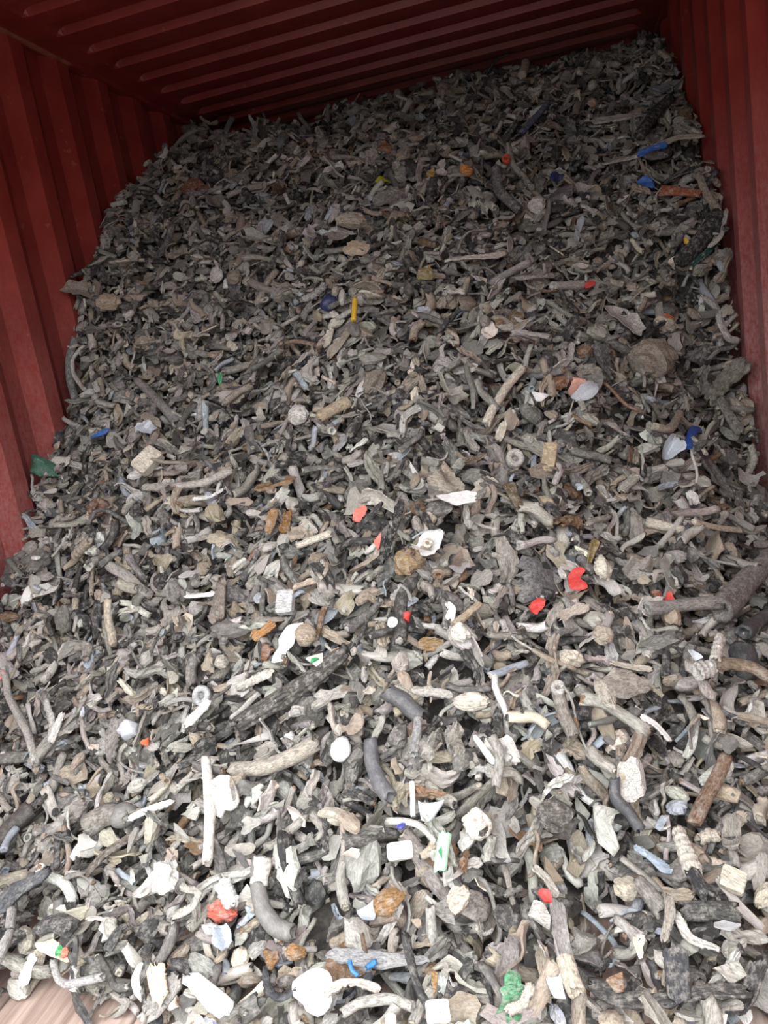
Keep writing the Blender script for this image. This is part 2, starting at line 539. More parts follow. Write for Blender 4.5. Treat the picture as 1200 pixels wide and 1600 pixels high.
def g_lump(rg, a=0.02, b=0.015, c=0.012, rough=0.16, n=12, m=8):
    th = np.linspace(0, 2 * math.pi, n, endpoint=False)
    ph = np.linspace(-1.45, 1.45, m)
    x = np.sin(ph)[:, None] + 0 * th
    y = np.cos(ph)[:, None] * np.cos(th)
    z = np.cos(ph)[:, None] * np.sin(th)
    p = np.stack([x, y, z], -1)
    q = 0
    for _ in range(7):
        d = rg.normal(0, 2.6, 3)
        q = q + np.abs(np.sin(p @ d + rg.uniform(0, 6))) - 0.6
    rr = 1 + rough * q * 0.8 + rough * 0.35 * rg.normal(0, 1, (m, n))
    for _ in range(3):                                           # broken faces
        d = rg.normal(0, 1, 3); d /= np.linalg.norm(d)
        dd = (p * rr[..., None]) @ d
        cut = rg.uniform(0.6, 0.9)
        rr = np.where(dd > cut, rr * cut / np.maximum(dd, 1e-6), rr)
    return p * rr[..., None] * np.array([a, b, c])


# each kind: builder of one piece, mean length
def k_tube(rg):
    L = min(0.03 + rg.gamma(2.0, 0.014), 0.095); r = rg.uniform(0.0055, 0.0115)
    return g_tube(rg, L, r, flute=rg.choice([0, 0, 5, 7]), m=9, n=10, rough=0.18, flat=rg.uniform(0.42, 0.95))


def k_cable(rg):
    L = min(0.035 + rg.gamma(2.0, 0.016), 0.105); r = rg.uniform(0.005, 0.011)
    return g_tube(rg, L, r, bend=rg.normal(0, 0.6), flute=rg.choice([4, 5, 6]), hollow=True, m=10, n=12, rough=0.16, flat=rg.uniform(0.7, 1))


def k_strip(rg):
    L = min(0.032 + rg.gamma(2.0, 0.016), 0.10)
    return g_strip(rg, L, rg.uniform(0.011, 0.024), rg.uniform(0.002, 0.0045))


def k_flake(rg):
    a = min(0.013 + rg.gamma(2.0, 0.0050), 0.030)
    return g_flake(rg, a, a * rg.uniform(0.45, 0.85), rg.uniform(0.002, 0.004), rg.uniform(0.2, 0.75))


def k_lump(rg):
    a = min(0.012 + rg.gamma(2.0, 0.0050), 0.030)
    return g_lump(rg, a, a * rg.uniform(0.5, 0.85), a * rg.uniform(0.35, 0.65), rg.uniform(0.12, 0.22))


def k_shard(rg):
    a = min(0.013 + rg.gamma(2.0, 0.0050), 0.028)
    return g_flake(rg, a, a * rg.uniform(0.35, 0.8), rg.uniform(0.0025, 0.006), rg.uniform(0.0, 0.2), corners=int(rg.integers(4, 7)), n=12)


def k_sliver(rg):
    L = min(0.05 + rg.gamma(2.0, 0.022), 0.13)
    return g_tube(rg, L, rg.uniform(0.0024, 0.0045), bend=rg.normal(0, 1.4), hollow=False, m=10, n=7, rough=0.18, wig=1.3)


def k_sleeve(rg):
    return g_tube(rg, rg.uniform(0.03, 0.055), rg.uniform(0.006, 0.01), bend=rg.normal(0, 0.25), ribs=int(rg.integers(4, 7)), m=18, n=10, rough=0.05, flat=0.9, wig=0.15)


KINDS = [  # name, builder, share, noun, noun when bent, material, smooth, stuff name, group
    ("tube_offcut", k_tube, 0.15, "short hollow tube", "curved hollow tube", M_ROUGH, True, "small_tube_offcuts", "hollow tube offcuts in the heap"),
    ("cable_offcut", k_cable, 0.14, "ridged cable offcut", "bent ridged cable offcut", M_ROUGH, True, "small_cable_offcuts", "ridged cable offcuts in the heap"),
    ("sheath_strip", k_strip, 0.23, "torn sheath strip", "curved sheath strip", M_ROUGH, False, "small_sheath_strips", "torn sheath strips in the heap"),
    ("scrap_flake", k_flake, 0.16, "crumpled flake", "crumpled flake", M_SMOOTH, False, "small_scrap_flakes", "crumpled flakes in the heap"),
    ("scrap_lump", k_lump, 0.14, "rough lump", "rough lump", M_ROUGH, False, "small_scrap_lumps", "rough lumps in the heap"),
    ("scrap_shard", k_shard, 0.10, "angular shard", "angular shard", M_SMOOTH, False, "small_scrap_shards", "angular shards in the heap"),
    ("scrap_sliver", k_sliver, 0.05, "thin sliver", "thin bowed sliver", M_ROUGH, True, "small_scrap_slivers", "thin slivers in the heap"),
    ("ribbed_sleeve", k_sleeve, 0.02, "ribbed sleeve", "ribbed sleeve", M_ROUGH, True, "small_ribbed_sleeves", "ribbed sleeves in the heap"),
]
PALETTE = [("mid grey", srgb(150, 146, 139), .28), ("dark grey", srgb(104, 102, 99), .18), ("charcoal", srgb(56, 55, 55), .155), ("pale grey", srgb(180, 177, 171), .155),
           ("taupe", srgb(152, 140, 124), .14), ("cream", srgb(202, 193, 178), .025), ("bluish grey", srgb(156, 163, 172), .025), ("brown", srgb(118, 92, 68), .012), ("white", srgb(224, 223, 220), .008)]
PAL_P = np.array([p[2] for p in PALETTE]); PAL_P /= PAL_P.sum()
KP = np.array([k[2] for k in KINDS]); KP /= KP.sum()

PROTO = []
for ki, kd in enumerate(KINDS):
    PROTO.append([kd[1](rng) for _ in range(60)])


# ------------------------------------------------------------------ dropping pieces on the heap, along its normal
def cells(x, s):
    return np.clip(((x - X0) / CELL + 0.5).astype(int), 0, GX - 1), np.clip(((s - S0) / CELL + 0.5).astype(int), 0, GS - 1)


def settle(pts, sink):
    """pts (k,3) in heap coordinates around any height: returns the lift that makes them rest, and records them."""
    i, j = cells(pts[:, 0], pts[:, 1])
    gap = HM[i, j] - pts[:, 2]
    lift = np.partition(gap, int(len(gap) * sink))[int(len(gap) * sink)]
    lift = max(lift, float((FLOOR_H[j] - pts[:, 2]).max()) + 0.0005)
    np.maximum.at(HM, (i, j), pts[:, 2] + lift)
    return lift


class Piece:
    __slots__ = ("gloss", "kind", "rings", "tint", "pal", "bend", "vis", "px", "centre", "loc")


pieces = []
SURF_Y = O[1] + gs[None, :] * C36 - SURF * S36
SURF_Z = gs[None, :] * S36 + SURF * C36
spawn = (SURF - FLOOR_H[None, :] > 0.012) & (SURF_Y < 4.75) & (SURF_Y > 0.76)
PW = project(to_world(np.repeat(gx, GS), np.tile(gs, GX), SURF.ravel())).reshape(GX, GS, 3)
spawn &= (PW[..., 0] > -160) & (PW[..., 0] < 1380) & (PW[..., 1] < 1760) & (PW[..., 2] > 0.2)
ci, cj = np.nonzero(spawn)
N_PIECES = int(len(ci) * CELL * CELL * 2750)
order = rng.integers(0, len(ci), N_PIECES)
sizes = np.clip(rng.lognormal(-0.03, 0.27, N_PIECES), 0.55, 1.45)
# big ones tend to end on top: coarse pieces of a heap rise
rank = np.argsort(sizes + rng.normal(0, 1.0, N_PIECES))
for q in rank:
    i, j = ci[order[q]], cj[order[q]]
    x, s = gx[i] + rng.uniform(-.5, .5) * CELL, gs[j] + rng.uniform(-.5, .5) * CELL
    ki = rng.choice(len(KINDS), p=KP)
    pr = PROTO[ki][rng.integers(60)]
    sc = np.array([sizes[q] * rng.uniform(0.85, 1.25), sizes[q] * rng.uniform(0.85, 1.2), sizes[q] * rng.uniform(0.85, 1.2)])
    R = pr * sc
    if rng.random() < 0.5:
        R = R * np.array([1, 1, -1]); R = R[:, ::-1]
    d = 4
    i0, i1, j0, j1 = max(i - d, 0), min(i + d, GX - 1), max(j - d, 0), min(j + d, GS - 1)
    gxs = (HM[i1, j] - HM[i0, j]) / ((i1 - i0) * CELL); gss = (HM[i, j1] - HM[i, j0]) / ((j1 - j0) * CELL)
    nn = np.array([-np.clip(gxs, -1.1, 1.1) * 0.7 + rng.normal(0, 0.2), -np.clip(gss, -1.1, 1.1) * 0.7 + rng.normal(0, 0.2), 1.0]); nn /= np.linalg.norm(nn)
    a = rng.uniform(0, 2 * math.pi)
    e = np.array([math.cos(a), math.sin(a), 0]); e -= nn * (e @ nn); e /= np.linalg.norm(e)
    B = np.stack([e, np.cross(nn, e), nn])
    roll_ = rng.normal(0, 0.5); c_, s_ = math.cos(roll_), math.sin(roll_)
    B = np.array([[1, 0, 0], [0, c_, s_], [0, -s_, c_]]) @ B
    Wp = R @ B
    flat_ = Wp.reshape(-1, 3) + np.array([x, s, 0])
    # keep clear of the side walls
    lo, hi = flat_[:, 0].min(), flat_[:, 0].max()
    shift = max(XL + 0.004 - lo, 0) - max(hi - (XR - 0.004), 0)
    flat_[:, 0] += shift
    lift = settle(flat_, 0.82)
    flat_[:, 2] += lift
    p = Piece()
    p.kind = ki
    p.rings = to_world(flat_[:, 0], flat_[:, 1], flat_[:, 2]).reshape(R.shape)
    pi = rng.choice(len(PALETTE), p=PAL_P)
    p.pal = pi
    base = np.array(PALETTE[pi][1])
    p.tint = np.clip(base * rng.lognormal(0, 0.16) * (1 + rng.normal(0, 0.025, 3)), 0.01, 0.86)
    t0, t1 = R[1].mean(0) - R[len(R) // 2].mean(0), R[len(R) // 2].mean(0) - R[-2].mean(0)
    p.gloss = float(np.clip(rng.beta(0.7, 2.2) + (0.3 if KINDS[ki][5] is M_SMOOTH else 0), 0, 0.9))
    p.bend = abs(math.atan2(np.linalg.norm(np.cross(t0, t1)), t0 @ t1 + 1e-12)) > 0.30
    p.loc = pr.reshape(-1, 3) * sc + rng.uniform(-5, 5, 3)
    pieces.append(p)


# ------------------------------------------------------------------ ring stacks to meshes
_topo = {}
grg = np.random.default_rng(77)


def topo(R, n):
    if (R, n) not in _topo:
        q = []
        for i in range(R - 1):
            for j in range(n):
                k = (j + 1) % n
                q.append((i * n + j, i * n + k, (i + 1) * n + k, (i + 1) * n + j))
        loops = np.array(q, dtype=np.int32).ravel()
        caps = np.concatenate([np.arange(n)[::-1], (R - 1) * n + np.arange(n)]).astype(np.int32)
        _topo[(R, n)] = (np.concatenate([loops, caps]), np.concatenate([np.full(len(q), 4, np.int32), np.array([n, n], np.int32)]))
    return _topo[(R, n)]


def build_mesh(name, stacks, tints, locs, mat, smooth, origin, gloss=None):
    """One mesh from ring stacks; tints: colour per stack or (verts,3) array; locs: grain coordinates per vertex."""
    mat, g0 = mat
    gloss = [g0] * len(stacks) if gloss is None else gloss
    V, L, S, T, G = [], [], [], [], []
    off = 0
    for st_, ti, lo, gl in zip(stacks, tints, locs, gloss):
        R, n = st_.shape[:2]
        lp, sz = topo(R, n)
        V.append(st_.reshape(-1, 3) - origin); L.append(lp + off); S.append(sz)
        ti = np.asarray(ti, dtype=float)
        mott = 1 + 0.13 * grg.standard_normal((R * n, 1)) * (1 - gl)   # blotchy grime, vertex by vertex
        T.append(np.concatenate([np.clip(ti[None] * mott, 0.005, 0.9), np.full((R * n, 1), gl)], 1))
        G.append(lo)
        off += R * n
    V, L, S, T, G = (np.concatenate(a) for a in (V, L, S, T, G))
    me = bpy.data.meshes.new(name)
    me.vertices.add(len(V)); me.vertices.foreach_set("co", V.astype(np.float32).ravel())
    me.loops.add(len(L)); me.loops.foreach_set("vertex_index", L.astype(np.int32))
    me.polygons.add(len(S))
    me.polygons.foreach_set("loop_start", np.concatenate([[0], np.cumsum(S)[:-1]]).astype(np.int32))
    me.polygons.foreach_set("use_smooth", np.full(len(S), smooth))
    at = me.attributes.new("tint", 'FLOAT_COLOR', 'POINT')
    at.data.foreach_set("color", T.astype(np.float32).ravel())
    ag = me.attributes.new("grain", 'FLOAT_VECTOR', 'POINT')
    ag.data.foreach_set("vector", G.astype(np.float32).ravel())
    me.materials.append(mat)
    me.update(calc_edges=True)
    return me


def link(name, me, origin, parent=None):
    o = bpy.data.objects.new(name, me)
    COL.objects.link(o)
    if parent is None:
        o.location = origin
    else:
        o.parent = parent
        o.location = np.asarray(origin) - np.asarray(parent.location)
    return o


# ------------------------------------------------------------------ the odd pieces one can tell apart
HB = blur(HM, 5)
GY, GXX = np.gradient(HB, CELL)      # d/dx, d/ds


def ray(px, py):
    d = FWD + RGT * (px - 600) / FOC - UPV * (py - 800) / FOC
    return d


def hit(px, py, lift=0.0):
    d = ray(px, py)
    t = np.arange(0.6, 7.0, 0.006)
    P = CAM + t[:, None] * d
    x, s, h = to_heap(P)
    i, j = cells(x, s)
    below = np.nonzero(h < HB[i, j] + lift)[0]
    k = below[0] if len(below) else int(np.argmin(np.where(t < 5.0, h - HB[i, j], 9)))
    return P[k], t[k]


def normal_at(P):
    x, s, _ = to_heap(P[None])
    i, j = cells(x, s)
    g1 = np.clip(GY[i[0], j[0]], -0.8, 0.8); g2 = np.clip(GXX[i[0], j[0]], -0.8, 0.8)
    n = -g1 * XAX - g2 * TAN + NOR
    return n / np.linalg.norm(n)


def resample(P, m):
    P = np.asarray(P, float)
    if len(P) > 2:                                               # round the corners
        Q = [P[0]]
        for a, b, c in zip(P[:-2], P[1:-1], P[2:]):
            Q += [b * 0.75 + a * 0.25, b * 0.9 + (a + c) * 0.05, b * 0.75 + c * 0.25]
        P = np.array(Q + [P[-1]])
    d = np.concatenate([[0], np.cumsum(np.linalg.norm(np.diff(P, axis=0), axis=1))])
    u = np.linspace(0, d[-1], m)
    return np.stack([np.interp(u, d, P[:, i]) for i in range(P.shape[1])], 1)


def lay(stack, sink=0.86, extra=0.0, record=True):
    """Rest a ring stack (world) on the heap by moving it along the heap's normal, without recording if it is a part."""
    f = stack.reshape(-1, 3)
    x, s, h = to_heap(f)
    x = x + max(XL + 0.003 - x.min(), 0) - max(x.max() - (XR - 0.003), 0)
    i, j = cells(x, s)
    gap = np.sort(HM[i, j] - h)
    lift = gap[int(len(gap) * sink)] + extra
    lift = max(lift, float((FLOOR_H[j] - h).max()) + 0.0005)
    h = h + lift
    if record:
        np.maximum.at(HM, (i, j), h)
    return to_world(x, s, h).reshape(stack.shape), lift


def frame_path(pxpts, m, r):
    """World path over the heap through picture points of the heap's surface."""
    P = np.array([hit(*p)[0] for p in pxpts])
    t = np.array([hit(*p)[1] for p in pxpts])
    x, s, h = to_heap(P)
    if len(h) > 2:                                               # stiff: keep near a straight run in height
        u = np.linspace(0, 1, len(h)); c = np.polyfit(u, h, 1); h = 0.35 * h + 0.65 * np.polyval(c, u)
    return resample(to_world(x, s, h), m), t.mean()


def in_frame(stack_local, C, e, n):
    n = n / np.linalg.norm(n)
    e = e - n * (e @ n); e /= np.linalg.norm(e)
    return C + stack_local @ np.stack([e, np.cross(n, e), n])


def sweep_world(path, sec, n):
    t = np.gradient(path, axis=0); t /= np.linalg.norm(t, axis=1)[:, None]
    side = np.cross(np.tile(n, (len(t), 1)), t); side /= np.linalg.norm(side, axis=1)[:, None] + 1e-9
    up = np.cross(t, side)
    return path[:, None, :] + sec[..., :1] * side[:, None, :] + sec[..., 1:] * up[:, None, :]


def path_local(path, n):
    """Coordinates of a world path in a frame whose z is N and x runs along the path."""
    C = path.mean(0)
    e = path[-1] - path[0]; e -= n * (e @ n); e /= np.linalg.norm(e)
    B = np.stack([e, np.cross(n, e), n])
    return C, e, (path - C) @ B.T


def feat_stack(kind, pts, w, rg, kw):
    """Ring stack in world coordinates for an odd piece seen at picture points PTS with width W pixels."""
    if kind in ("tube", "rod", "strip"):
        m = kw.get("m", 16 if len(pts) < 3 else 22)
        path, t = frame_path(pts, m, 0)
        n = normal_at(path.mean(0))
        C, e, pl = path_local(path, n)
        ww = w / FOC * t
        if kind == "strip":
            st_ = g_strip(rg, w=ww, t=kw.get("t", max(0.003, ww * 0.16)), curl=kw.get("curl", 0.9), path=pl, k=kw.get("k", 8), flute=kw.get("flute", True), ragged=kw.get("ragged", 0.14))
        else:
            st_ = g_tube(rg, r=ww / 2, path=pl, hollow=kind == "tube", flute=kw.get("flute", 0), ribs=kw.get("ribs", 0), flat=kw.get("flat", 0.9),
                         rough=kw.get("rough", 0.09), taper=kw.get("taper", 0.0), n=kw.get("n", 14))
        return in_frame(st_, C, e, n), st_
    (cx, cy), (wx, hy), ang = pts
    P, t = hit(cx, cy)
    n = normal_at(P)
    n = n + 0.35 * (CAM - P) / np.linalg.norm(CAM - P); n /= np.linalg.norm(n)
    # unit vectors on the piece's plane that look like the picture's right and down
    def on_plane(px, py):
        d = ray(px, py); return CAM + d * (((P - CAM) @ n) / (d @ n))
    ca, sa = math.cos(math.radians(ang)), math.sin(math.radians(ang))
    A = (on_plane(cx + 10 * ca, cy - 10 * sa) - P) / 10; Bv = (on_plane(cx - 10 * sa, cy - 10 * ca) - P) / 10
    a, b = np.linalg.norm(A) * wx / 2, np.linalg.norm(Bv) * hy / 2
    if kind == "plate":
        if "outline" in kw:
            ol = resample(np.array(kw["outline"] + kw["outline"][:1], float), 37)[:-1]
            wpts = np.array([on_plane(*q) for q in ol])
            e = A / np.linalg.norm(A); B = np.stack([e, np.cross(n, e), n])
            l2 = (wpts - P) @ B.T
            if np.sum(l2[:, 0] * np.roll(l2[:, 1], -1) - l2[:, 1] * np.roll(l2[:, 0], -1)) < 0:
                l2 = l2[::-1]
            c2 = l2.mean(0)
            fz = rg.normal(0, 1, (3, 2)) * 1.2 / max(a, b); ph = rg.uniform(0, 6, 3); am = kw.get("crumple", 0.12) * min(a, b)
            rings = []
            for f, sg in ((0.1, 1), (0.4, 1), (0.7, 1), (0.9, 1), (1, 1), (1, -1), (0.9, -1), (0.7, -1), (0.4, -1), (0.1, -1)):
                q = c2 + (l2 - c2) * f
                q[:, 2] = am * sum(np.sin(q[:, :2] @ fz[i] + ph[i]) for i in range(3)) + sg * 0.0014
                rings.append(q)
            st_ = np.array(rings)
            return in_frame(st_, P, e, n), st_
        st_ = g_flake(rg, a, b, kw.get("t", 0.004), kw.get("crumple", 0.35), n=22, jag=kw.get("jag", 0.14), corners=kw.get("corners"))
    elif kind == "lump":
        st_ = g_lump(rg, a, b, min(a, b) * kw.get("deep", 0.8), kw.get("rough", 0.13), n=18, m=12)
    elif kind == "block":
        th_ = np.linspace(0, 2 * math.pi, 20, endpoint=False) + math.pi / 20
        sq = np.stack([np.sign(np.cos(th_)) * np.abs(np.cos(th_)) ** 0.25, np.sign(np.sin(th_)) * np.abs(np.sin(th_)) ** 0.25], -1)
        c = min(a, b) * kw.get("deep", 0.5)
        st_ = np.array([np.concatenate([sq * [a * f, b * f], np.full((20, 1), z)], 1) for f, z in ((0.1, c), (0.6, c), (0.92, c), (1, c * 0.85), (1, 0), (1, -c * 0.85), (0.92, -c), (0.1, -c))])
        st_ = st_ + rg.normal(0, 0.02 * min(a, b), st_.shape)
    elif kind == "ring":
        n1, n2 = 10, 22
        th_ = np.linspace(0, 2 * math.pi, n2, endpoint=False)
        prof_ = np.array([(0.42, 0.0), (0.42, 0.5), (0.55, 0.62), (0.9, 0.6), (1, 0.4), (1, -0.4), (0.9, -0.5), (0.5, -0.5), (0.42, -0.3), (0.42, 0.0)])
        st_ = np.array([np.stack([a * r_ * np.cos(th_), b * r_ * np.sin(th_), np.full(n2, z_ * a * kw.get("deep", 0.8))], -1) for r_, z_ in prof_])
    elif kind == "arc":
        pass
    e = A / np.linalg.norm(A)
    return in_frame(st_, P, e, n), st_


WHITE, PALE, MID, DARK, BLACK = srgb(226, 226, 224), srgb(188, 185, 180), srgb(140, 137, 132), srgb(92, 91, 90), srgb(48, 48, 50)
CREAM, TAUPE, RUST, TAN_, RED, PINK = srgb(220, 211, 195), srgb(146, 134, 120), srgb(128, 84, 58), srgb(158, 122, 80), srgb(205, 62, 56), srgb(222, 128, 112)
BLUE, NAVY, GREEN, TEAL, YELLOW, ORANGE = srgb(62, 112, 190), srgb(44, 52, 100), srgb(70, 150, 105), srgb(30, 72, 66), srgb(222, 180, 52), srgb(205, 130, 52)
ICE = srgb(198, 205, 212)
FEATURES = []


def F_(kind, pts, w, tint, name, cat, label, short, parts=(), **kw):
    FEATURES.append((kind, pts, w, tint, name, cat, label, short, parts, kw))


# ---- top of the heap
F_("rod", [(818, 132), (823, 112)], 14, CREAM, "scrap_stub", "scrap stub", "cream stub standing up on the dark crest of the heap", "cream stub on the crest")
F_("rod", [(815, 218), (858, 170)], 11, srgb(92, 102, 128), "scrap_rod", "scrap rod", "slim blue-grey rod lying near the top of the heap", "slim blue-grey rod", flat=0.8)
F_("plate", ((310, 306), (46, 24), -5), 0, RUST, "scrap_plate", "scrap plate", "brown flat scrap plate high on the heap beside the left wall", "brown plate near the left wall")
F_("strip", [(940, 268), (1000, 252), (1008, 240)], 9, PALE, "scrap_sliver_long", "scrap strip", "thin pale strip in the upper right of the heap", "thin pale upper strip")
F_("strip", [(1046, 268), (1084, 256), (1122, 251)], 10, CREAM, "sheath_strip_long", "scrap strip", "long cream strip whose end touches the red right wall", "cream strip touching the right wall", curl=0.5)
F_("strip", [(998, 280), (1018, 268), (1042, 263)], 10, BLUE, "plastic_strip", "plastic strip", "blue plastic strip left of the cream strip touching the wall", "upper blue plastic strip", smooth=True, curl=1.5)
F_("plate", ((1010, 293), (26, 14), -20), 0, BLUE, "plastic_flake", "plastic flake", "small blue plastic flake just below the blue plastic strip", "upper blue flake", smooth=True)
F_("rod", [(1032, 313), (1062, 317), (1095, 318)], 15, srgb(160, 92, 58), "rusty_bar", "scrap bar", "rust-orange tapered bar near the right wall", "rust-orange bar", flat=0.6, taper=-0.5)
F_("strip", [(1090, 290), (1104, 325), (1124, 352)], 10, TAUPE, "sheath_strip_long", "scrap strip", "bent brownish strip right of the rust-orange bar", "bent brownish strip")
F_("rod", [(1076, 434), (1105, 400), (1138, 362)], 26, BLACK, "rubber_bar", "rubber bar", "black rubber bar with a teal side leaning beside the right wall", "black bar with a teal side", flute=5, flat=0.7,
   parts=(("teal_coating", "strip", [(1080, 442), (1108, 413), (1134, 382)], 9, TEAL, {}),))
F_("strip", [(1112, 420), (1132, 405), (1140, 360)], 7, PALE, "scrap_sliver_long", "scrap strip", "pale curved edge strip right of the black bar", "pale edge strip by the black bar")
F_("plate", ((1071, 404), (7, 10), 30), 0, YELLOW, "plastic_chip", "plastic chip", "tiny yellow chip left of the black bar with a teal side", "yellow chip by the black bar", smooth=True)
F_("lump", ((733, 286), (16, 20), 70), 0, ORANGE, "ochre_lump", "scrap lump", "small ochre lump in the upper middle of the heap", "ochre lump")
F_("plate", ((676, 281), (16, 12), 0), 0, srgb(190, 148, 84), "ochre_chip", "scrap chip", "small tan chip left of the ochre lump", "tan chip")
F_("ring", ((794, 265), (13, 13), 0), 0, srgb(205, 88, 58), "ferrule", "ferrule", "small red-orange ring in the upper middle of the heap", "red-orange ring", deep=1.2)
F_("plate", ((600, 290), (14, 16), 30), 0, srgb(196, 196, 50), "plastic_chip", "plastic chip", "yellow-green chip in the upper middle of the heap", "yellow-green chip", smooth=True)
F_("plate", ((870, 287), (24, 14), 20), 0, NAVY, "plastic_flake", "plastic flake", "dark blue crumpled film in the upper right of the heap", "dark blue film", crumple=0.9, smooth=True)
F_("lump", ((840, 334), (28, 24), 10), 0, srgb(206, 203, 197), "scrap_lump_pale", "scrap lump", "pale smooth lump below the dark blue film", "pale smooth lump", rough=0.08)
F_("tube", [(778, 285), (782, 318), (815, 352)], 16, DARK, "hose_offcut", "hose", "dark curved hose left of the pale smooth lump", "dark curved upper hose")
F_("strip", [(925, 205), (960, 200), (1005, 193)], 17, PALE, "scrap_bone", "scrap strip", "long pale knobbly strip near the top right of the heap", "knobbly pale strip", curl=1.2, ragged=0.3)
F_("rod", [(1000, 228), (1020, 198), (1046, 172)], 18, BLACK, "rubber_bar", "rubber bar", "black bar slanting up near the top right corner of the heap", "black slanting upper bar")
F_("tube", [(318, 288), (345, 296), (372, 262)], 10, BLACK, "hose_offcut", "hose", "black looped hose near the top left of the heap", "black looped hose")
F_("plate", ((603, 238), (20, 22), 30), 0, srgb(150, 104, 74), "rusty_chip", "scrap chip", "rusty chip high in the middle of the heap", "rusty upper chip")
# ---- upper middle
F_("lump", ((554, 362), (44, 24), 0), 0, srgb(190, 180, 162), "scrap_lump_pale", "scrap lump", "cream crusty lump, upper of the two lumps in the upper middle", "upper cream lump")
F_("plate", ((560, 389), (40, 26), 5), 0, srgb(208, 186, 160), "cream_crust", "scrap plate", "cream broken crust just below the upper cream lump", "cream broken crust", crumple=0.7)
F_("strip", [(697, 420), (735, 421), (768, 419), (793, 408)], 13, CREAM, "scrap_bone", "scrap strip", "cream bone-like strip with a broad end in the upper middle", "cream bone-like strip", curl=1.4)
F_("lump", ((668, 442), (26, 20), 0), 0, srgb(150, 136, 92), "spotted_lump", "scrap lump", "lump with yellow spots in the upper middle of the heap", "yellow-spotted lump",
   parts=(("yellow_spot", "plate", ((664, 440), (9, 8), 0), 0, YELLOW, {"lift": 0.010}), ("yellow_spot", "plate", ((675, 437), (8, 7), 0), 0, YELLOW, {"lift": 0.010})))
F_("rod", [(557, 514), (559, 480)], 9, YELLOW, "plastic_rod", "plastic rod", "short yellow rod standing among grey scrap", "short yellow rod", smooth=True)
F_("lump", ((516, 481), (21, 18), 0), 0, NAVY, "plastic_plug", "plastic plug", "dark blue plastic plug left of the short yellow rod", "dark blue plug", rough=0.06, smooth=True)
F_("strip", [(478, 482), (500, 470), (512, 458)], 16, PALE, "scrap_shell", "scrap strip", "pale curled shell left of the dark blue plug", "pale curled shell", curl=2.6)
F_("plate", ((516, 536), (15, 36), 0), 0, srgb(226, 216, 200), "cream_flake", "scrap flake", "cream upright flake below the dark blue plug", "cream upright flake")
F_("plate", ((922, 464), (16, 10), 20), 0, RED, "plastic_chip", "plastic chip", "small red chip right of the middle of the heap", "upper red chip", smooth=True)
F_("tube", [(865, 461), (912, 458)], 15, PALE, "tube_long", "tube", "pale straight tube left of the upper red chip", "pale straight tube")
F_("strip", [(806, 447), (845, 446), (868, 444)], 11, PALE, "sheath_strip_long", "scrap strip", "long pale straight strip above the pale straight tube", "long pale straight strip", curl=1.6)
F_("plate", ((975, 512), (30, 62), 45), 0, PALE, "scrap_plate", "scrap plate", "long pale crusted plate right of centre in the upper half", "long pale crusted plate", crumple=0.4)
F_("lump", ((1038, 512), (38, 28), 0), 0, srgb(196, 186, 170), "scrap_lump_pale", "scrap lump", "pale lump with a rusty orange face near the right side", "pale lump with a rusty face",
   parts=(("rusty_face", "plate", ((1040, 507), (24, 12), 0), 0, srgb(190, 100, 56), {"lift": 0.012}),))
F_("lump", ((1017, 580), (60, 48), 20), 0, TAUPE, "scrap_boulder", "scrap lump", "large taupe lump near the right wall, largest lump in the upper half", "large taupe lump")
F_("strip", [(1098, 475), (1122, 492), (1130, 525), (1140, 546), (1158, 543)], 11, PALE, "scrap_hook", "scrap strip", "pale hook-shaped strip by the right wall", "pale hook-shaped strip", curl=1.6)
F_("strip", [(1130, 645), (1150, 612), (1184, 580)], 28, srgb(128, 122, 112), "striped_strip", "sheath strip", "broad strip with dark stripes leaning on the right wall", "striped strip on the right wall", k=12, curl=1.0)
F_("strip", [(1124, 640), (1138, 668), (1156, 695)], 17, srgb(132, 128, 122), "sheath_strip_long", "scrap strip", "grey strip running down from the striped strip", "grey strip under the striped strip")
F_("plate", ((1090, 560), (34, 28), 30), 0, DARK, "scrap_plate", "scrap plate", "dark grey folded plate left of the striped strip", "dark folded plate", crumple=0.6)
F_("strip", [(940, 545), (946, 575), (958, 600)], 24, DARK, "striped_strip", "sheath strip", "dark ridged strip right of the large taupe lump", "dark ridged strip", k=10)
# ---- left flank, upper half
F_("tube", [(106, 545), (97, 580), (98, 610), (106, 645)], 13, srgb(112, 112, 112), "hose_offcut", "hose", "long grey hose bowed against the left wall", "grey hose against the left wall")
F_("strip", [(140, 552), (126, 580), (130, 605), (142, 622)], 9, PALE, "scrap_arc", "scrap strip", "pale arc-shaped strip right of the hose at the left wall", "pale arc-shaped strip", curl=2.0)
F_("strip", [(151, 583), (154, 605), (163, 625)], 11, PALE, "scrap_arc", "scrap strip", "second pale arc-shaped strip, right of the first one", "second pale arc strip", curl=2.0)
F_("tube", [(220, 603), (245, 628), (268, 652), (285, 672)], 15, srgb(130, 128, 126), "tube_long", "tube", "long grey tube lying diagonally on the left flank", "long diagonal grey tube", taper=0.3)
F_("plate", ((133, 480), (46, 30), 10), 0, TAUPE, "scrap_plate", "scrap plate", "taupe jagged plate jutting out at the left wall", "taupe jagged plate", crumple=0.6, jag=0.3)
F_("lump", ((180, 490), (34, 28), 0), 0, srgb(178, 162, 140), "scrap_lump_pale", "scrap lump", "cream crusty lump right of the taupe jagged plate", "cream crusty left lump")
F_("plate", ((240, 690), (28, 24), 30), 0, ICE, "scrap_foil", "scrap foil", "white-blue crumpled foil on the left flank", "white-blue crumpled foil", crumple=0.9, smooth=True)
F_("plate", ((163, 685), (27, 8), 20), 0, BLUE, "plastic_strip", "plastic strip", "blue film strip on the left flank", "left blue film strip", smooth=True)
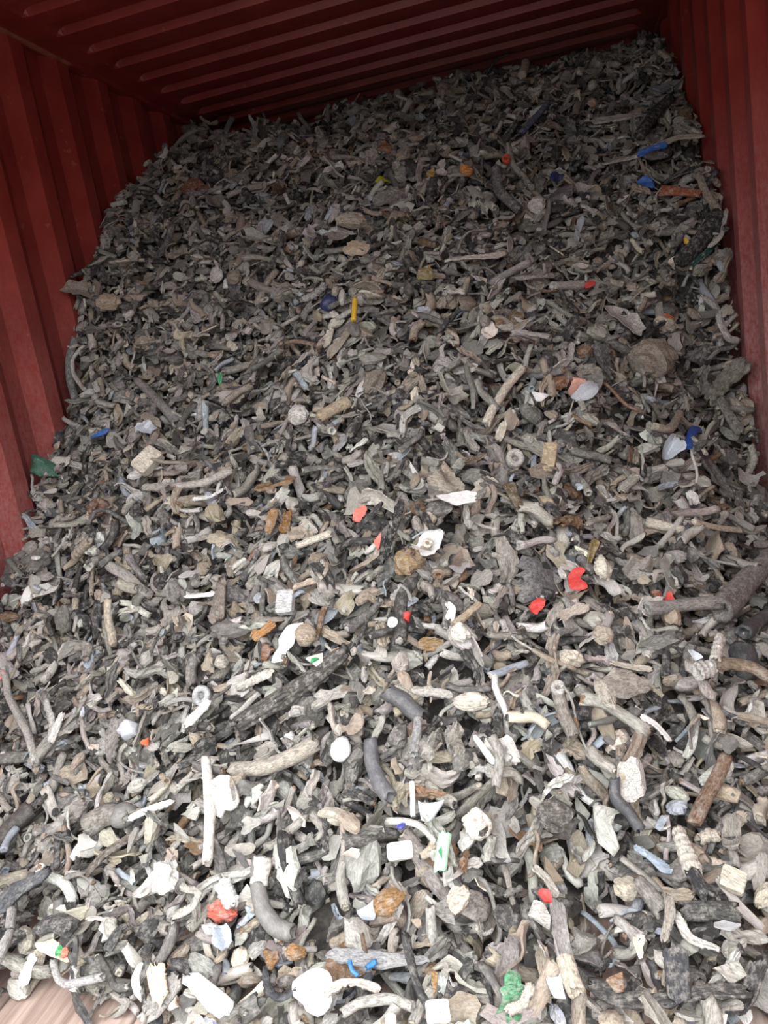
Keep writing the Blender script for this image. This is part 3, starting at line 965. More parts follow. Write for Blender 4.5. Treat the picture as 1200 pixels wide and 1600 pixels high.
F_("plate", ((205, 642), (34, 28), 0), 0, PALE, "scrap_plate", "scrap plate", "pale square plate left of the long diagonal grey tube", "pale square plate", corners=4)
F_("plate", ((68, 750), (42, 24), -20), 0, srgb(38, 88, 70), "plastic_leaf", "plastic flake", "dark green torn plastic against the left wall", "dark green torn plastic", crumple=0.6, smooth=True)
F_("rod", [(18, 878), (52, 884)], 9, WHITE, "plastic_rod", "plastic shard", "white short bar poking out at the left wall", "white short bar at the left wall", flat=0.5, smooth=True)
F_("block", ((241, 735), (26, 42), -35), 0, CREAM, "cream_block", "scrap block", "cream block on the left flank", "cream left block")
F_("tube", [(240, 782), (285, 770), (330, 768), (375, 755)], 13, srgb(176, 172, 164), "tube_long", "tube", "long pale wavy tube across the left flank", "long pale wavy tube", ribs=7, m=40)
F_("strip", [(308, 792), (335, 788), (358, 776)], 8, WHITE, "scrap_loop", "scrap strip", "white folded strip under the long pale wavy tube", "white folded strip", curl=1.2)
F_("ring", ((168, 811), (28, 24), 10), 0, srgb(116, 84, 68), "rusty_ring", "ring", "rusty brown ring on the left flank", "rusty brown ring", deep=0.6)
F_("tube", [(138, 892), (160, 868)], 16, srgb(160, 150, 134), "ribbed_sleeve_long", "ribbed sleeve", "beige ribbed sleeve below the rusty brown ring", "beige ribbed sleeve", ribs=5, m=26)
F_("rod", [(468, 862), (495, 855), (522, 842)], 12, CREAM, "scrap_stick", "stick", "cream stick left of the salmon-pink scrap", "cream stick left of the pink scrap")
F_("plate", ((433, 826), (22, 34), 0), 0, TAN_, "brown_flake", "scrap flake", "tan flake, left of the two brown ones left of centre", "tan left flake")
F_("strip", [(448, 842), (455, 826), (456, 810)], 18, srgb(140, 100, 54), "brown_curl", "scrap strip", "golden brown curled strip beside the tan flake", "golden brown curl", curl=2.4)
F_("lump", ((470, 660), (30, 25), 0), 0, srgb(220, 217, 211), "white_stone", "scrap lump", "white angular lump left of the beige tube", "white angular lump", rough=0.1)
F_("tube", [(505, 668), (528, 655), (552, 643)], 20, srgb(172, 155, 130), "tube_long", "tube", "beige tube just right of the white angular lump", "beige tube")
F_("plate", ((345, 593), (9, 18), 0), 0, GREEN, "plastic_chip", "plastic chip", "small green chip in the left half of the heap", "left green chip", smooth=True)
F_("rod", [(442, 552), (470, 549), (498, 553)], 7, srgb(134, 112, 92), "scrap_stick", "stick", "thin brown stick in the left half", "thin brown stick")
F_("plate", ((465, 715), (32, 20), 0), 0, BLACK, "rubber_flake", "rubber flake", "black rubber flake in the left centre", "black rubber flake")
F_("plate", ((345, 712), (52, 24), 30), 0, DARK, "scrap_plate", "scrap plate", "dark grey triangular plate in the left centre", "dark triangular plate", corners=3)
# ---- middle
F_("rod", [(762, 676), (772, 648), (795, 615), (820, 586)], 14, CREAM, "scrap_stick", "stick", "long cream bent stick in the middle of the heap", "long cream bent stick", rough=0.06)
F_("plate", ((845, 628), (30, 20), -10), 0, WHITE, "white_shard", "plastic shard", "white angular shards right of the long cream stick", "white shard by the cream stick", corners=5, smooth=True)
F_("plate", ((876, 608), (26, 20), 10), 0, RUST, "brown_flake", "scrap flake", "rust-brown flake right of the white shard", "rust-brown flake")
F_("plate", ((905, 614), (36, 18), -25), 0, srgb(224, 170, 155), "pink_film", "plastic film", "pale pink crumpled film right of the rust-brown flake", "pale pink film", crumple=0.9, smooth=True,
   parts=(("red_tip", "plate", ((914, 621), (14, 10), 0), 0, RED, {"lift": 0.008}),))
F_("plate", ((918, 632), (40, 24), 35), 0, ICE, "scrap_foil", "scrap foil", "pale blue-white shard below the pale pink film", "pale blue-white shard", smooth=True, crumple=0.3)
F_("ring", ((806, 725), (28, 28), 0), 0, srgb(200, 196, 188), "grommet", "grommet", "pale round grommet with a dark hole right of centre", "pale grommet with a hole", deep=1.0)
F_("block", ((862, 736), (22, 38), 0), 0, srgb(196, 176, 146), "beige_block", "scrap block", "beige upright block right of the pale grommet", "beige upright block")
F_("plate", ((700, 767), (52, 40), -10), 0, srgb(166, 156, 142), "scrap_plate", "scrap plate", "beige bark-like plate left of the pale grommet", "beige bark-like plate", t=0.012)
F_("rod", [(798, 772), (806, 790), (815, 806)], 17, srgb(104, 90, 66), "leaf_scrap", "scrap strip", "olive leaf-shaped strip below the pale grommet", "olive leaf strip", flat=0.35, taper=-0.6)
F_("plate", ((725, 805), (58, 20), 3), 0, WHITE, "white_plate", "plastic plate", "white flat plastic piece right of the pink scraps", "white flat piece right of centre", smooth=True, crumple=0.2)
F_("plate", ((565, 809), (22, 26), 0), 0, PINK, "pink_chip", "plastic chip", "salmon-pink chip, upper of the two in the middle", "upper salmon chip", smooth=True)
F_("plate", ((597, 856), (24, 40), -20), 0, PINK, "pink_shard", "plastic shard", "salmon-pink triangular shard left of the black strip", "salmon triangular shard", corners=4, smooth=True)
F_("strip", [(602, 894), (612, 862), (624, 825), (632, 798)], 17, srgb(42, 42, 42), "rubber_strip", "rubber strip", "long black rubber strip standing in the middle of the heap", "long black middle strip", k=10)
F_("plate", ((672, 860), (48, 38), 20), 0, WHITE, "white_clip", "plastic clip", "white moulded plastic piece with a nub, right of the black strip", "white piece with a nub", crumple=0.5, smooth=True,
   parts=(("nub", "ring", ((674, 865), (15, 15), 0), 0, CREAM, {"lift": 0.02}),))
F_("lump", ((642, 893), (44, 38), 10), 0, srgb(148, 124, 92), "brown_ferrule", "ferrule", "brown crusted ferrule below the white piece with a nub", "brown crusted ferrule",
   parts=(("opening", "ring", ((648, 886), (18, 14), 0), 0, srgb(96, 74, 54), {"lift": 0.018}),))
F_("strip", [(872, 830), (890, 824), (912, 830)], 22, srgb(128, 100, 66), "brown_flake", "scrap flake", "brown bent strip right of the white flat piece", "brown bent strip", curl=1.4)
F_("plate", ((900, 906), (38, 36), 30), 0, RED, "red_plate", "plastic plate", "red notched plastic plate, largest red piece in the heap", "large red plate", smooth=True, crumple=0.3, jag=0.2,
   outline=[(884, 905), (893, 892), (905, 889), (912, 896), (903, 901), (904, 908), (915, 914), (918, 922), (905, 926), (890, 924)],
   parts=(("black_strap", "strip", [(905, 910), (916, 918), (926, 914)], 7, BLACK, {"lift": 0.010}),))
F_("strip", [(924, 910), (927, 892), (934, 874)], 13, srgb(140, 122, 72), "olive_strip", "scrap strip", "olive-brown strip right of the large red plate", "olive-brown strip", curl=1.6)
F_("lump", ((945, 909), (26, 36), 0), 0, srgb(214, 208, 192), "white_stone", "scrap lump", "white crumbly lump right of the large red plate", "white crumbly lump")
F_("plate", ((843, 912), (66, 58), 15), 0, srgb(104, 104, 106), "torn_sheet", "scrap sheet", "dark grey torn star-shaped sheet left of the large red plate", "dark torn star sheet", jag=0.32, crumple=0.5)
F_("plate", ((842, 958), (24, 20), 10), 0, RED, "red_chip", "plastic chip", "red chip below the dark torn star sheet", "red chip below the star sheet", smooth=True, crumple=0.7)
F_("plate", ((1049, 944), (14, 22), 0), 0, RED, "red_chip", "plastic chip", "red chip with a pale edge, right of the large red plate", "red chip on the right", smooth=True)
F_("plate", ((1027, 936), (16, 12), 0), 0, srgb(150, 80, 60), "rusty_chip", "scrap chip", "rusty chip left of the red chip on the right", "rusty chip on the right")
F_("rod", [(638, 978), (640, 966)], 10, RED, "red_chip", "plastic chip", "tiny red chip left of the white hook", "tiny middle red chip", smooth=True)
F_("lump", ((619, 985), (17, 17), 0), 0, WHITE, "white_button", "plastic button", "small round white button left of the tiny red chip", "round white button", rough=0.03, deep=0.4, smooth=True)
F_("strip", [(704, 958), (714, 968), (708, 986)], 13, WHITE, "white_hook", "plastic hook", "white hooked piece left of the beige twig", "white hook", curl=1.2, smooth=True)
F_("rod", [(715, 994), (735, 978), (755, 961)], 13, srgb(184, 166, 142), "scrap_stick", "stick", "beige knobbly twig right of the white hook", "beige knobbly twig", rough=0.14)
F_("lump", ((727, 1008), (30, 28), 0), 0, srgb(226, 221, 210), "white_stone", "scrap lump", "white broken lump below the beige knobbly twig", "white broken lump")
F_("plate", ((676, 1012), (40, 22), 10), 0, srgb(150, 122, 84), "brown_flake", "scrap flake", "tan-brown flake left of the white broken lump", "tan-brown flake")
# ---- right side, middle
F_("rod", [(1074, 712), (1082, 697), (1090, 684)], 14, srgb(38, 92, 190), "blue_clip", "plastic clip", "bright blue clip near the right side of the heap", "bright blue clip", flat=0.6, smooth=True)
F_("plate", ((1050, 718), (30, 40), -30), 0, ICE, "scrap_foil", "scrap foil", "pale shiny sheet left of the bright blue clip", "pale shiny sheet", smooth=True, crumple=0.5)
F_("rod", [(1022, 690), (1048, 684), (1062, 668)], 13, srgb(178, 168, 152), "scrap_stick", "stick", "bent pale stick left of the bright blue clip", "bent pale stick by the clip")
F_("strip", [(1080, 692), (1105, 725), (1122, 755), (1142, 790)], 24, srgb(104, 103, 102), "sheath_strip_long", "scrap strip", "long dark grey strip running down right of the bright blue clip", "long dark grey right strip")
F_("plate", ((1166, 766), (48, 30), -15), 0, srgb(184, 182, 178), "scrap_plate", "scrap plate", "pale grey folded plate near the right wall", "pale folded plate by the wall", corners=5)
F_("rod", [(1083, 836), (1120, 843), (1156, 848)], 11, srgb(206, 196, 174), "scrap_stick", "stick", "cream flat stick near the right edge of the heap", "cream flat stick", flat=0.6)
F_("tube", [(1172, 700), (1178, 725), (1166, 750)], 11, srgb(186, 182, 172), "ribbed_sleeve_long", "ribbed sleeve", "pale ribbed sleeve leaning at the right wall", "pale ribbed sleeve at the wall", ribs=8, m=36)
F_("tube", [(1012, 968), (1060, 962), (1124, 957)], 22, srgb(144, 142, 138), "branch_tube", "tube", "thick grey tube pointing at the big grey pipe on the right", "thick grey horizontal tube", taper=0.1)
F_("tube", [(1124, 972), (1160, 935), (1204, 888)], 36, srgb(118, 114, 110), "branch_tube", "tube", "thickest grey pipe slanting out at the right edge", "thickest slanting grey pipe")
F_("tube", [(1160, 1000), (1180, 985), (1210, 962)], 24, srgb(70, 72, 74), "pipe_offcut", "pipe", "dark grey pipe below the thickest slanting pipe", "dark pipe under the slanting pipe", smooth=True)
F_("tube", [(1160, 1062), (1158, 1030)], 40, srgb(66, 68, 70), "pipe_offcut", "pipe", "wide dark smooth pipe stub on the right", "wide dark pipe stub", smooth=True)
F_("tube", [(1088, 1082), (1130, 1073), (1170, 1078), (1206, 1094)], 21, srgb(134, 118, 100), "branch_tube", "tube", "brown-grey curved branch-like tube at the right edge", "brown-grey curved tube",
   parts=(("pale_collar", "tube", [(1086, 1083), (1112, 1077)], 25, PALE, {"ribs": 3, "m": 20, "lift": 0.001}),))
F_("tube", [(1113, 1068), (1118, 1048), (1122, 1030)], 15, srgb(214, 210, 202), "ribbed_plug", "plug", "white ribbed plug above the brown-grey curved tube", "white ribbed plug", ribs=5, m=26)
F_("lump", ((975, 1085), (76, 48), 10), 0, srgb(158, 150, 140), "scrap_boulder", "scrap lump", "large grey bark-like lump right of centre", "large grey bark-like lump", deep=0.5)
F_("lump", ((948, 1105), (24, 40), 0), 0, srgb(172, 164, 152), "scrap_lump_pale", "scrap lump", "pale rounded lump left of the large bark-like lump", "pale rounded lump")
F_("strip", [(1002, 1137), (1025, 1152), (1048, 1176)], 10, WHITE, "white_twist", "scrap strip", "white twisted strip below the large bark-like lump", "white twisted strip", smooth=True)
F_("strip", [(955, 1046), (990, 1056), (1020, 1057)], 9, srgb(196, 188, 174), "scrap_sliver_long", "scrap strip", "pale thin strip above the large bark-like lump", "pale thin strip above the lump")
F_("tube", [(872, 1090), (884, 1130), (900, 1165)], 20, srgb(128, 122, 114), "tube_long", "tube", "grey tube with an open white end left of the bark-like lump", "grey tube with an open end",
   parts=(("white_end", "ring", ((876, 1094), (22, 22), 0), 0, srgb(198, 194, 188), {"lift": 0.012}),))
F_("lump", ((895, 1042), (34, 24), 0), 0, srgb(206, 196, 178), "scrap_lump_pale", "scrap lump", "cream lump in the right centre, above the open-ended tube", "cream right-centre lump")
F_("lump", ((944, 1004), (32, 30), 0), 0, srgb(180, 168, 150), "round_lump", "scrap lump", "round beige knob right of centre", "round beige knob", rough=0.07)
F_("plate", ((1083, 1050), (16, 22), 0), 0, ICE, "metal_chip", "metal chip", "shiny silver-blue chip left of the white ribbed plug", "silver-blue chip", corners=4, smooth=True)
# ---- middle, lower
F_("plate", ((455, 1014), (40, 68), 0), 0, srgb(244, 244, 244), "white_plate", "plastic plate", "bright white torn plate, brightest piece left of centre", "bright white torn plate", smooth=True, crumple=0.1,
   outline=[(480, 981), (468, 1000), (466, 1015), (453, 1029), (453, 1042), (430, 1047), (435, 1031), (443, 1021), (441, 1008), (455, 985)])
F_("lump", ((485, 1005), (34, 34), 0), 0, srgb(170, 154, 134), "round_lump", "scrap lump", "round tan knob right of the bright white torn plate", "round tan knob", rough=0.05)
F_("plate", ((418, 1029), (40, 32), 0), 0, srgb(126, 86, 66), "rusty_plate", "scrap plate", "rust-brown square plate left of the bright white torn plate", "rust-brown square plate", corners=5, t=0.008)
F_("strip", [(402, 1008), (418, 998), (436, 984)], 15, srgb(168, 120, 72), "brown_curl", "scrap strip", "orange-brown torn strip above the rust-brown square plate", "orange-brown torn strip", ragged=0.35)
F_("plate", ((504, 1050), (34, 30), 35), 0, srgb(196, 192, 180), "label_plate", "plastic plate", "pale plate with a green printed mark below the round tan knob", "plate with a green mark", corners=4, smooth=True, crumple=0.03,
   parts=(("green_print", "plate", ((507, 1049), (12, 22), -35), 0, srgb(40, 150, 90), {"lift": 0.004, "corners": 4, "crumple": 0.02}),))
F_("rod", [(388, 1148), (440, 1112), (495, 1076), (548, 1038)], 29, srgb(78, 75, 72), "cable_length", "cable", "long dark ridged cable lying diagonally below the white plate", "long dark ridged cable", flute=7, n=28, flat=0.75,
   parts=(("brown_end", "plate", ((538, 1042), (22, 16), 30), 0, srgb(160, 134, 104), {"lift": 0.012}),))
F_("tube", [(374, 1212), (420, 1208), (462, 1192), (500, 1170)], 27, srgb(170, 162, 150), "tube_long", "tube", "thick pale curved tube below the long dark ridged cable", "thick pale curved tube", rough=0.07)
F_("tube", [(612, 1094), (640, 1112), (666, 1136)], 27, srgb(84, 84, 86), "elbow_hose", "hose", "dark ribbed elbow hose in the lower middle", "dark elbow hose", smooth=True)
F_("tube", [(662, 1140), (660, 1168), (656, 1196)], 15, srgb(150, 150, 150), "tube_long", "tube", "grey upright tube below the dark elbow hose", "grey upright tube")
F_("tube", [(586, 1168), (588, 1200), (598, 1232), (616, 1256)], 24, srgb(100, 100, 104), "elbow_hose", "hose", "smooth dark grey bent tube left of the upright tube", "smooth dark bent tube", smooth=True)
F_("lump", ((540, 1182), (30, 40), -20), 0, srgb(216, 218, 220), "white_stone", "scrap lump", "white-grey smooth lump left of the smooth dark bent tube", "white-grey smooth lump", smooth=True, rough=0.06)
F_("lump", ((740, 1104), (54, 28), 0), 0, srgb(214, 205, 190), "scrap_lump_pale", "scrap lump", "cream broad lump right of the dark elbow hose", "cream broad lump")
F_("strip", [(650, 1092), (680, 1094), (712, 1100)], 14, srgb(190, 186, 178), "scrap_bone", "scrap strip", "pale bone-shaped strip left of the cream broad lump", "pale bone-shaped strip", curl=1.8)
F_("strip", [(745, 1160), (760, 1180), (778, 1205)], 9, ICE, "foil_strip", "scrap strip", "silver thin strip in the lower middle", "silver thin strip", smooth=True)
F_("tube", [(776, 1175), (790, 1195), (784, 1250)], 15, srgb(150, 148, 142), "tube_long", "tube", "grey tube bending down right of the silver strip", "grey bending tube", taper=-0.3)
F_("rod", [(648, 1228), (649, 1255), (650, 1282)], 8, WHITE, "white_rod", "plastic rod", "thin white upright rod above the crumpled white sheet", "thin white upright rod", smooth=True)
F_("plate", ((680, 1285), (46, 62), -30), 0, ICE, "crumpled_sheet", "plastic sheet", "crumpled white-blue sheet in the lower middle", "crumpled white-blue sheet", crumple=0.7, smooth=True, corners=6,
   parts=(("blue_tip", "plate", ((641, 1311), (14, 9), 20), 0, srgb(70, 70, 150), {"lift": 0.006}),))
F_("block", ((630, 1336), (40, 28), 8), 0, srgb(236, 230, 218), "white_block", "scrap block", "white squarish block left of the green printed tube", "white squarish block", deep=0.4)
F_("tube", [(695, 1370), (699, 1340), (703, 1314)], 21, srgb(170, 204, 178), "printed_tube", "tube", "pale green tube with a green print in the lower middle", "pale green printed tube", smooth=True, rough=0.03,
   parts=(("green_print", "plate", ((698, 1345), (8, 26), 0), 0, srgb(60, 150, 100), {"lift": 0.013, "corners": 4, "crumple": 0.02}),))
F_("lump", ((754, 1300), (44, 46), 0), 0, srgb(234, 227, 214), "white_stone", "scrap lump", "white round lump with a painted dark hollow right of the crumpled sheet", "white lump with a hollow",
   parts=(("hollow_shade", "plate", ((763, 1316), (17, 18), 0), 0, srgb(62, 58, 54), {"lift": 0.018}),))  # the hollow's shade is a flat dark plate on the lump
F_("plate", ((700, 1432), (56, 50), 0), 0, srgb(134, 130, 126), "scrap_plate", "scrap plate", "grey flat triangular plate below the green printed tube", "grey triangular plate", corners=4, crumple=0.06)
F_("lump", ((722, 1418), (36, 34), 40), 0, srgb(206, 190, 174), "fibre_tuft", "fibre tuft", "pale frayed fibre tuft on the grey triangular plate", "pale frayed tuft", rough=0.3, deep=0.3)
F_("lump", ((616, 1418), (50, 36), 20), 0, srgb(146, 112, 74), "brown_chunk", "scrap lump", "tan-brown chunk left of the grey triangular plate", "tan-brown chunk")
F_("plate", ((578, 1428), (36, 42), 0), 0, srgb(170, 174, 180), "metal_plate", "scrap plate", "blue-grey flat plate left of the tan-brown chunk", "blue-grey flat plate", corners=6, smooth=True)
F_("plate", ((685, 1540), (24, 50), -15), 0, srgb(150, 118, 76), "brown_plate", "scrap plate", "tan-brown upright plate near the bottom of the heap", "tan-brown upright plate", corners=4)
F_("block", ((690, 1586), (36, 36), 5), 0, WHITE, "white_block", "scrap block", "white block at the bottom below the tan-brown upright plate", "white bottom block", deep=0.4)
F_("plate", ((504, 1557), (64, 64), 20), 0, srgb(240, 240, 240), "white_plate", "plastic plate", "large white rounded plate at the bottom of the heap", "large white bottom plate", smooth=True, crumple=0.15, jag=0.08)
F_("strip", [(520, 1562), (548, 1546), (580, 1546), (606, 1556)], 13, srgb(206, 198, 186), "sheath_strip_long", "scrap strip", "pale arched strip right of the large white bottom plate", "pale arched bottom strip", curl=1.5)
F_("tube", [(548, 1590), (580, 1574), (620, 1570), (656, 1580)], 17, srgb(166, 164, 158), "tube_long", "tube", "grey arched tube below the pale arched bottom strip", "grey arched bottom tube")
F_("rod", [(563, 1514), (566, 1528), (576, 1536)], 7, srgb(40, 110, 170), "blue_wire", "wire", "blue bent wire above the pale arched bottom strip", "blue bent wire", smooth=True)
F_("rod", [(585, 1522), (600, 1512)], 9, srgb(40, 110, 170), "blue_wire", "wire", "short blue wire end right of the blue bent wire", "short blue wire end", smooth=True)
F_("strip", [(430, 1522), (434, 1556), (452, 1568), (478, 1556)], 12, srgb(60, 62, 66), "rubber_hook", "rubber strip", "dark hook-shaped rubber strip left of the large white bottom plate", "dark rubber hook", smooth=True, curl=2.0)
F_("strip", [(520, 1498), (560, 1500), (610, 1508), (674, 1506)], 21, srgb(150, 150, 152), "sheath_strip_long", "scrap strip", "long grey ragged strip above the blue bent wire", "long grey ragged strip", ragged=0.3)
F_("tube", [(417, 1352), (412, 1395), (420, 1430), (440, 1456), (466, 1466)], 27, srgb(116, 114, 112), "elbow_hose", "hose", "large grey elbow hose with a white collar in the lower left", "large elbow hose with a white collar", smooth=True,
   parts=(("white_collar", "tube", [(418, 1350), (415, 1390)], 29, srgb(214, 210, 204), {"lift": 0.0}),))
F_("lump", ((470, 1492), (30, 24), 0), 0, srgb(164, 124, 84), "brown_chunk", "scrap lump", "small orange-brown chunk below the large elbow hose", "small orange-brown chunk")
F_("plate", ((425, 1498), (22, 30), 20), 0, srgb(140, 104, 70), "brown_flake", "scrap flake", "brown flake left of the small orange-brown chunk", "brown lower flake")
# ---- lower right
F_("plate", ((993, 1240), (46, 68), 10), 0, srgb(208, 204, 198), "crumpled_plate", "scrap plate", "large pale crumpled plate right of centre below the bark-like lump", "large pale crumpled plate", crumple=0.6, jag=0.1)
F_("tube", [(962, 1232), (962, 1262), (985, 1285), (1002, 1310)], 19, srgb(70, 71, 74), "hose_offcut", "hose", "dark bent hose left of the large pale crumpled plate", "dark hose by the crumpled plate", smooth=True)
F_("lump", ((874, 1285), (58, 52), 0), 0, srgb(84, 80, 76), "dark_boulder", "scrap lump", "large dark round lump in the lower right half", "large dark round lump")
F_("rod", [(1082, 1296), (1100, 1258), (1118, 1225), (1134, 1192)], 22, srgb(124, 100, 82), "burnt_stick", "stick", "brown burnt stick with black edges in the lower right", "brown burnt stick", flat=0.7,
   parts=(("black_edge", "strip", [(1078, 1294), (1094, 1258), (1106, 1234)], 9, BLACK, {"lift": 0.004}),))
F_("tube", [(1060, 1314), (1070, 1345), (1082, 1380)], 23, srgb(204, 197, 186), "taped_cable", "cable", "cable wrapped in pale tape, its black end pointing down", "pale taped cable", ribs=6, m=34, taper=0.35,
   parts=(("black_tail", "tube", [(1080, 1376), (1092, 1398), (1108, 1418)], 22, BLACK, {"lift": 0.0}),))
F_("tube", [(1068, 1432), (1105, 1430), (1150, 1434)], 31, srgb(74, 74, 72), "pipe_offcut", "pipe", "thick dark pipe lying below the pale taped cable", "thick dark lower pipe")
F_("block", ((1143, 1385), (42, 32), -25), 0, srgb(204, 196, 180), "beige_block", "scrap block", "beige rectangular block right of the pale taped cable", "beige rectangular block", deep=0.45)
F_("strip", [(992, 1330), (1020, 1348), (1046, 1370)], 17, srgb(162, 176, 190), "metal_strip", "metal strip", "pale blue-grey tapered strip left of the taped cable", "pale blue-grey tapered strip", smooth=True, curl=0.6)
F_("tube", [(1092, 1322), (1108, 1315), (1122, 1316)], 20, srgb(182, 174, 160), "ribbed_sleeve_long", "ribbed sleeve", "beige ribbed sleeve right of the taped cable's top", "beige sleeve by the taped cable", ribs=4, m=22)
F_("strip", [(836, 1362), (858, 1382), (874, 1410)], 14, srgb(172, 166, 156), "sheath_strip_long", "scrap strip", "pale strip running down to the striped forked strip", "pale strip above the forked strip")
F_("strip", [(872, 1412), (874, 1440), (878, 1475), (888, 1512)], 24, srgb(176, 174, 172), "forked_strip", "scrap strip", "pale striped strip below the small red chip in the lower right", "pale striped lower strip", k=12, ragged=0.25)
F_("plate", ((856, 1408), (24, 14), -30), 0, srgb(214, 70, 66), "red_chip", "plastic chip", "small red chip beside the pale striped strip", "lower red chip", smooth=True)
F_("plate", ((846, 1440), (38, 46), 0), 0, srgb(206, 204, 198), "scrap_plate", "scrap plate", "pale jagged plate left of the pale striped strip", "pale jagged plate", corners=6, crumple=0.15)
F_("tube", [(1000, 1385), (1015, 1405), (1042, 1440)], 28, srgb(132, 128, 122), "branch_tube", "tube", "grey knobbly tube left of the thick dark lower pipe", "grey knobbly lower tube", taper=0.3,
   parts=(("pale_knob", "lump", ((980, 1395), (42, 34), -30), 0, srgb(182, 172, 156), {"lift": 0.0}),))
F_("strip", [(1044, 1410), (1048, 1440), (1036, 1482)], 14, srgb(170, 164, 154), "sheath_strip_long", "scrap strip", "pale bent strip beside the grey knobbly lower tube", "pale bent lower strip")
F_("strip", [(1056, 1436), (1075, 1475), (1122, 1492)], 13, srgb(208, 204, 196), "sheath_strip_long", "scrap strip", "pale twisted strip below the thick dark lower pipe", "pale twisted lower strip")
F_("plate", ((1130, 1462), (52, 32), 15), 0, srgb(182, 184, 186), "metal_plate", "scrap plate", "grey-blue angular plate below the thick dark lower pipe", "angular plate under the dark pipe", corners=5, smooth=True)
F_("strip", [(1054, 1490), (1058, 1530), (1060, 1572)], 34, srgb(76, 77, 80), "rubber_strip", "rubber strip", "broad dark upright strip near the bottom right", "broad dark upright strip", curl=0.4, flute=False)
F_("strip", [(926, 1548), (975, 1572), (1040, 1570), (1105, 1556), (1168, 1560)], 28, srgb(72, 71, 70), "rubber_strip", "rubber strip", "long black rubber strip lying across the bottom right", "long black bottom strip", curl=0.7)
F_("plate", ((968, 1548), (42, 36), -20), 0, srgb(146, 116, 90), "wood_chip", "wood chip", "brown flat chip above the long black bottom strip", "brown flat bottom chip", corners=4)
F_("plate", ((875, 1545), (30, 60), 10), 0, srgb(206, 212, 218), "metal_plate", "scrap plate", "pale blue shard near the bottom right", "pale blue bottom shard", corners=5, smooth=True)
F_("tube", [(888, 1512), (896, 1535), (905, 1562)], 27, srgb(190, 180, 164), "branch_tube", "tube", "pale bark-like stub right of the pale blue bottom shard", "pale bark-like stub")
F_("plate", ((806, 1568), (42, 56), 10), 0, srgb(84, 140, 104), "green_netting", "netting", "green crumpled netting at the bottom of the heap", "green crumpled netting", crumple=1.0, jag=0.35)
F_("strip", [(800, 1592), (826, 1580), (838, 1550)], 15, srgb(194, 186, 172), "sheath_strip_long", "scrap strip", "pale curved strip over the green netting", "pale strip over the netting", curl=1.6)
F_("plate", ((1140, 1520), (70, 50), -35), 0, srgb(168, 164, 156), "scrap_plate", "scrap plate", "large grey plate at the bottom right edge", "large grey corner plate", corners=5, crumple=0.1)
# ---- lower left
F_("rod", [(336, 1200), (344, 1240), (348, 1290), (341, 1360)], 17, srgb(226, 222, 214), "scrap_stick", "stick", "long white upright stick in the lower left", "long white upright stick", rough=0.1)
F_("plate", ((366, 1258), (48, 60), 10), 0, srgb(222, 219, 213), "white_sheet", "scrap sheet", "white torn sheet right of the long white upright stick", "white torn sheet", crumple=0.5)
F_("strip", [(354, 1382), (364, 1402), (374, 1424)], 27, WHITE, "white_strip", "scrap strip", "short broad white strip above the red crumple", "short broad white strip", curl=1.2, flute=False)
F_("lump", ((354, 1426), (40, 34), 0), 0, srgb(214, 108, 92), "red_crumple", "plastic film", "red crumpled film in the lower left", "red crumpled film", rough=0.2)
F_("lump", ((271, 1382), (46, 48), 0), 0, srgb(226, 224, 220), "white_wad", "scrap wad", "white crumpled wad left of the red crumpled film", "white crumpled wad", rough=0.26)
F_("strip", [(290, 1388), (310, 1402), (334, 1408), (324, 1432), (292, 1446)], 12, srgb(200, 194, 184), "scrap_loop", "scrap strip", "pale looped strip between the white wad and the red film", "pale looped strip", curl=1.2)
F_("tube", [(148, 1300), (180, 1282), (216, 1284)], 34, srgb(128, 124, 116), "pipe_offcut", "pipe", "thick grey pipe with a smooth dome in the lower left", "grey pipe with a dome",
   parts=(("dome", "lump", ((206, 1284), (38, 36), 0), 0, srgb(120, 120, 118), {"rough": 0.02, "lift": 0.004, "smooth": True}),))
F_("strip", [(140, 1372), (175, 1342), (226, 1302)], 17, srgb(98, 90, 82), "sheath_strip_long", "scrap strip", "long dark brown strip below the grey pipe with a dome", "long dark brown strip")
F_("strip", [(218, 1292), (250, 1274), (287, 1265)], 12, srgb(202, 202, 202), "leaf_strip", "scrap strip", "pale pointed strip right of the grey pipe with a dome", "pale pointed strip", smooth=True, curl=1.0)
F_("strip", [(14, 1432), (50, 1400), (96, 1370)], 30, srgb(104, 106, 110), "striped_strip", "sheath strip", "broad dark ridged strip in the lower left corner", "broad dark ridged corner strip", k=12, curl=0.8)
F_("tube", [(4, 1330), (28, 1300), (58, 1270)], 30, srgb(70, 67, 65), "pipe_offcut", "pipe", "dark pipe at the left edge above the ridged corner strip", "dark pipe at the left edge", smooth=True)
F_("rod", [(20, 1336), (30, 1316), (40, 1302)], 12, srgb(150, 156, 164), "pipe_shine", "pipe shine", "painted grey shine along the dark pipe at the left edge", "grey painted pipe shine", smooth=True)  # added grey rod imitates the shine along the dark pipe
F_("strip", [(268, 1568), (262, 1548), (258, 1515)], 30, srgb(226, 206, 176), "cream_flake", "scrap flake", "cream and orange flake near the bottom left", "cream-orange flake", curl=0.5, flute=False)
F_("rod", [(44, 1432), (40, 1465), (26, 1510)], 15, srgb(152, 150, 148), "scrap_stick", "stick", "grey upright stick on the floor edge in the lower left corner", "grey corner stick")
F_("rod", [(10, 1056), (28, 1072), (44, 1110), (58, 1158), (70, 1202)], 12, srgb(176, 173, 168), "scrap_stick", "stick", "long pale bent stick at the left edge", "long pale stick at the left edge")
F_("plate", ((13, 1068), (20, 16), 20), 0, srgb(226, 150, 146), "pink_chip", "plastic chip", "pink chip at the foot of the left wall", "pink chip by the left wall", smooth=True)
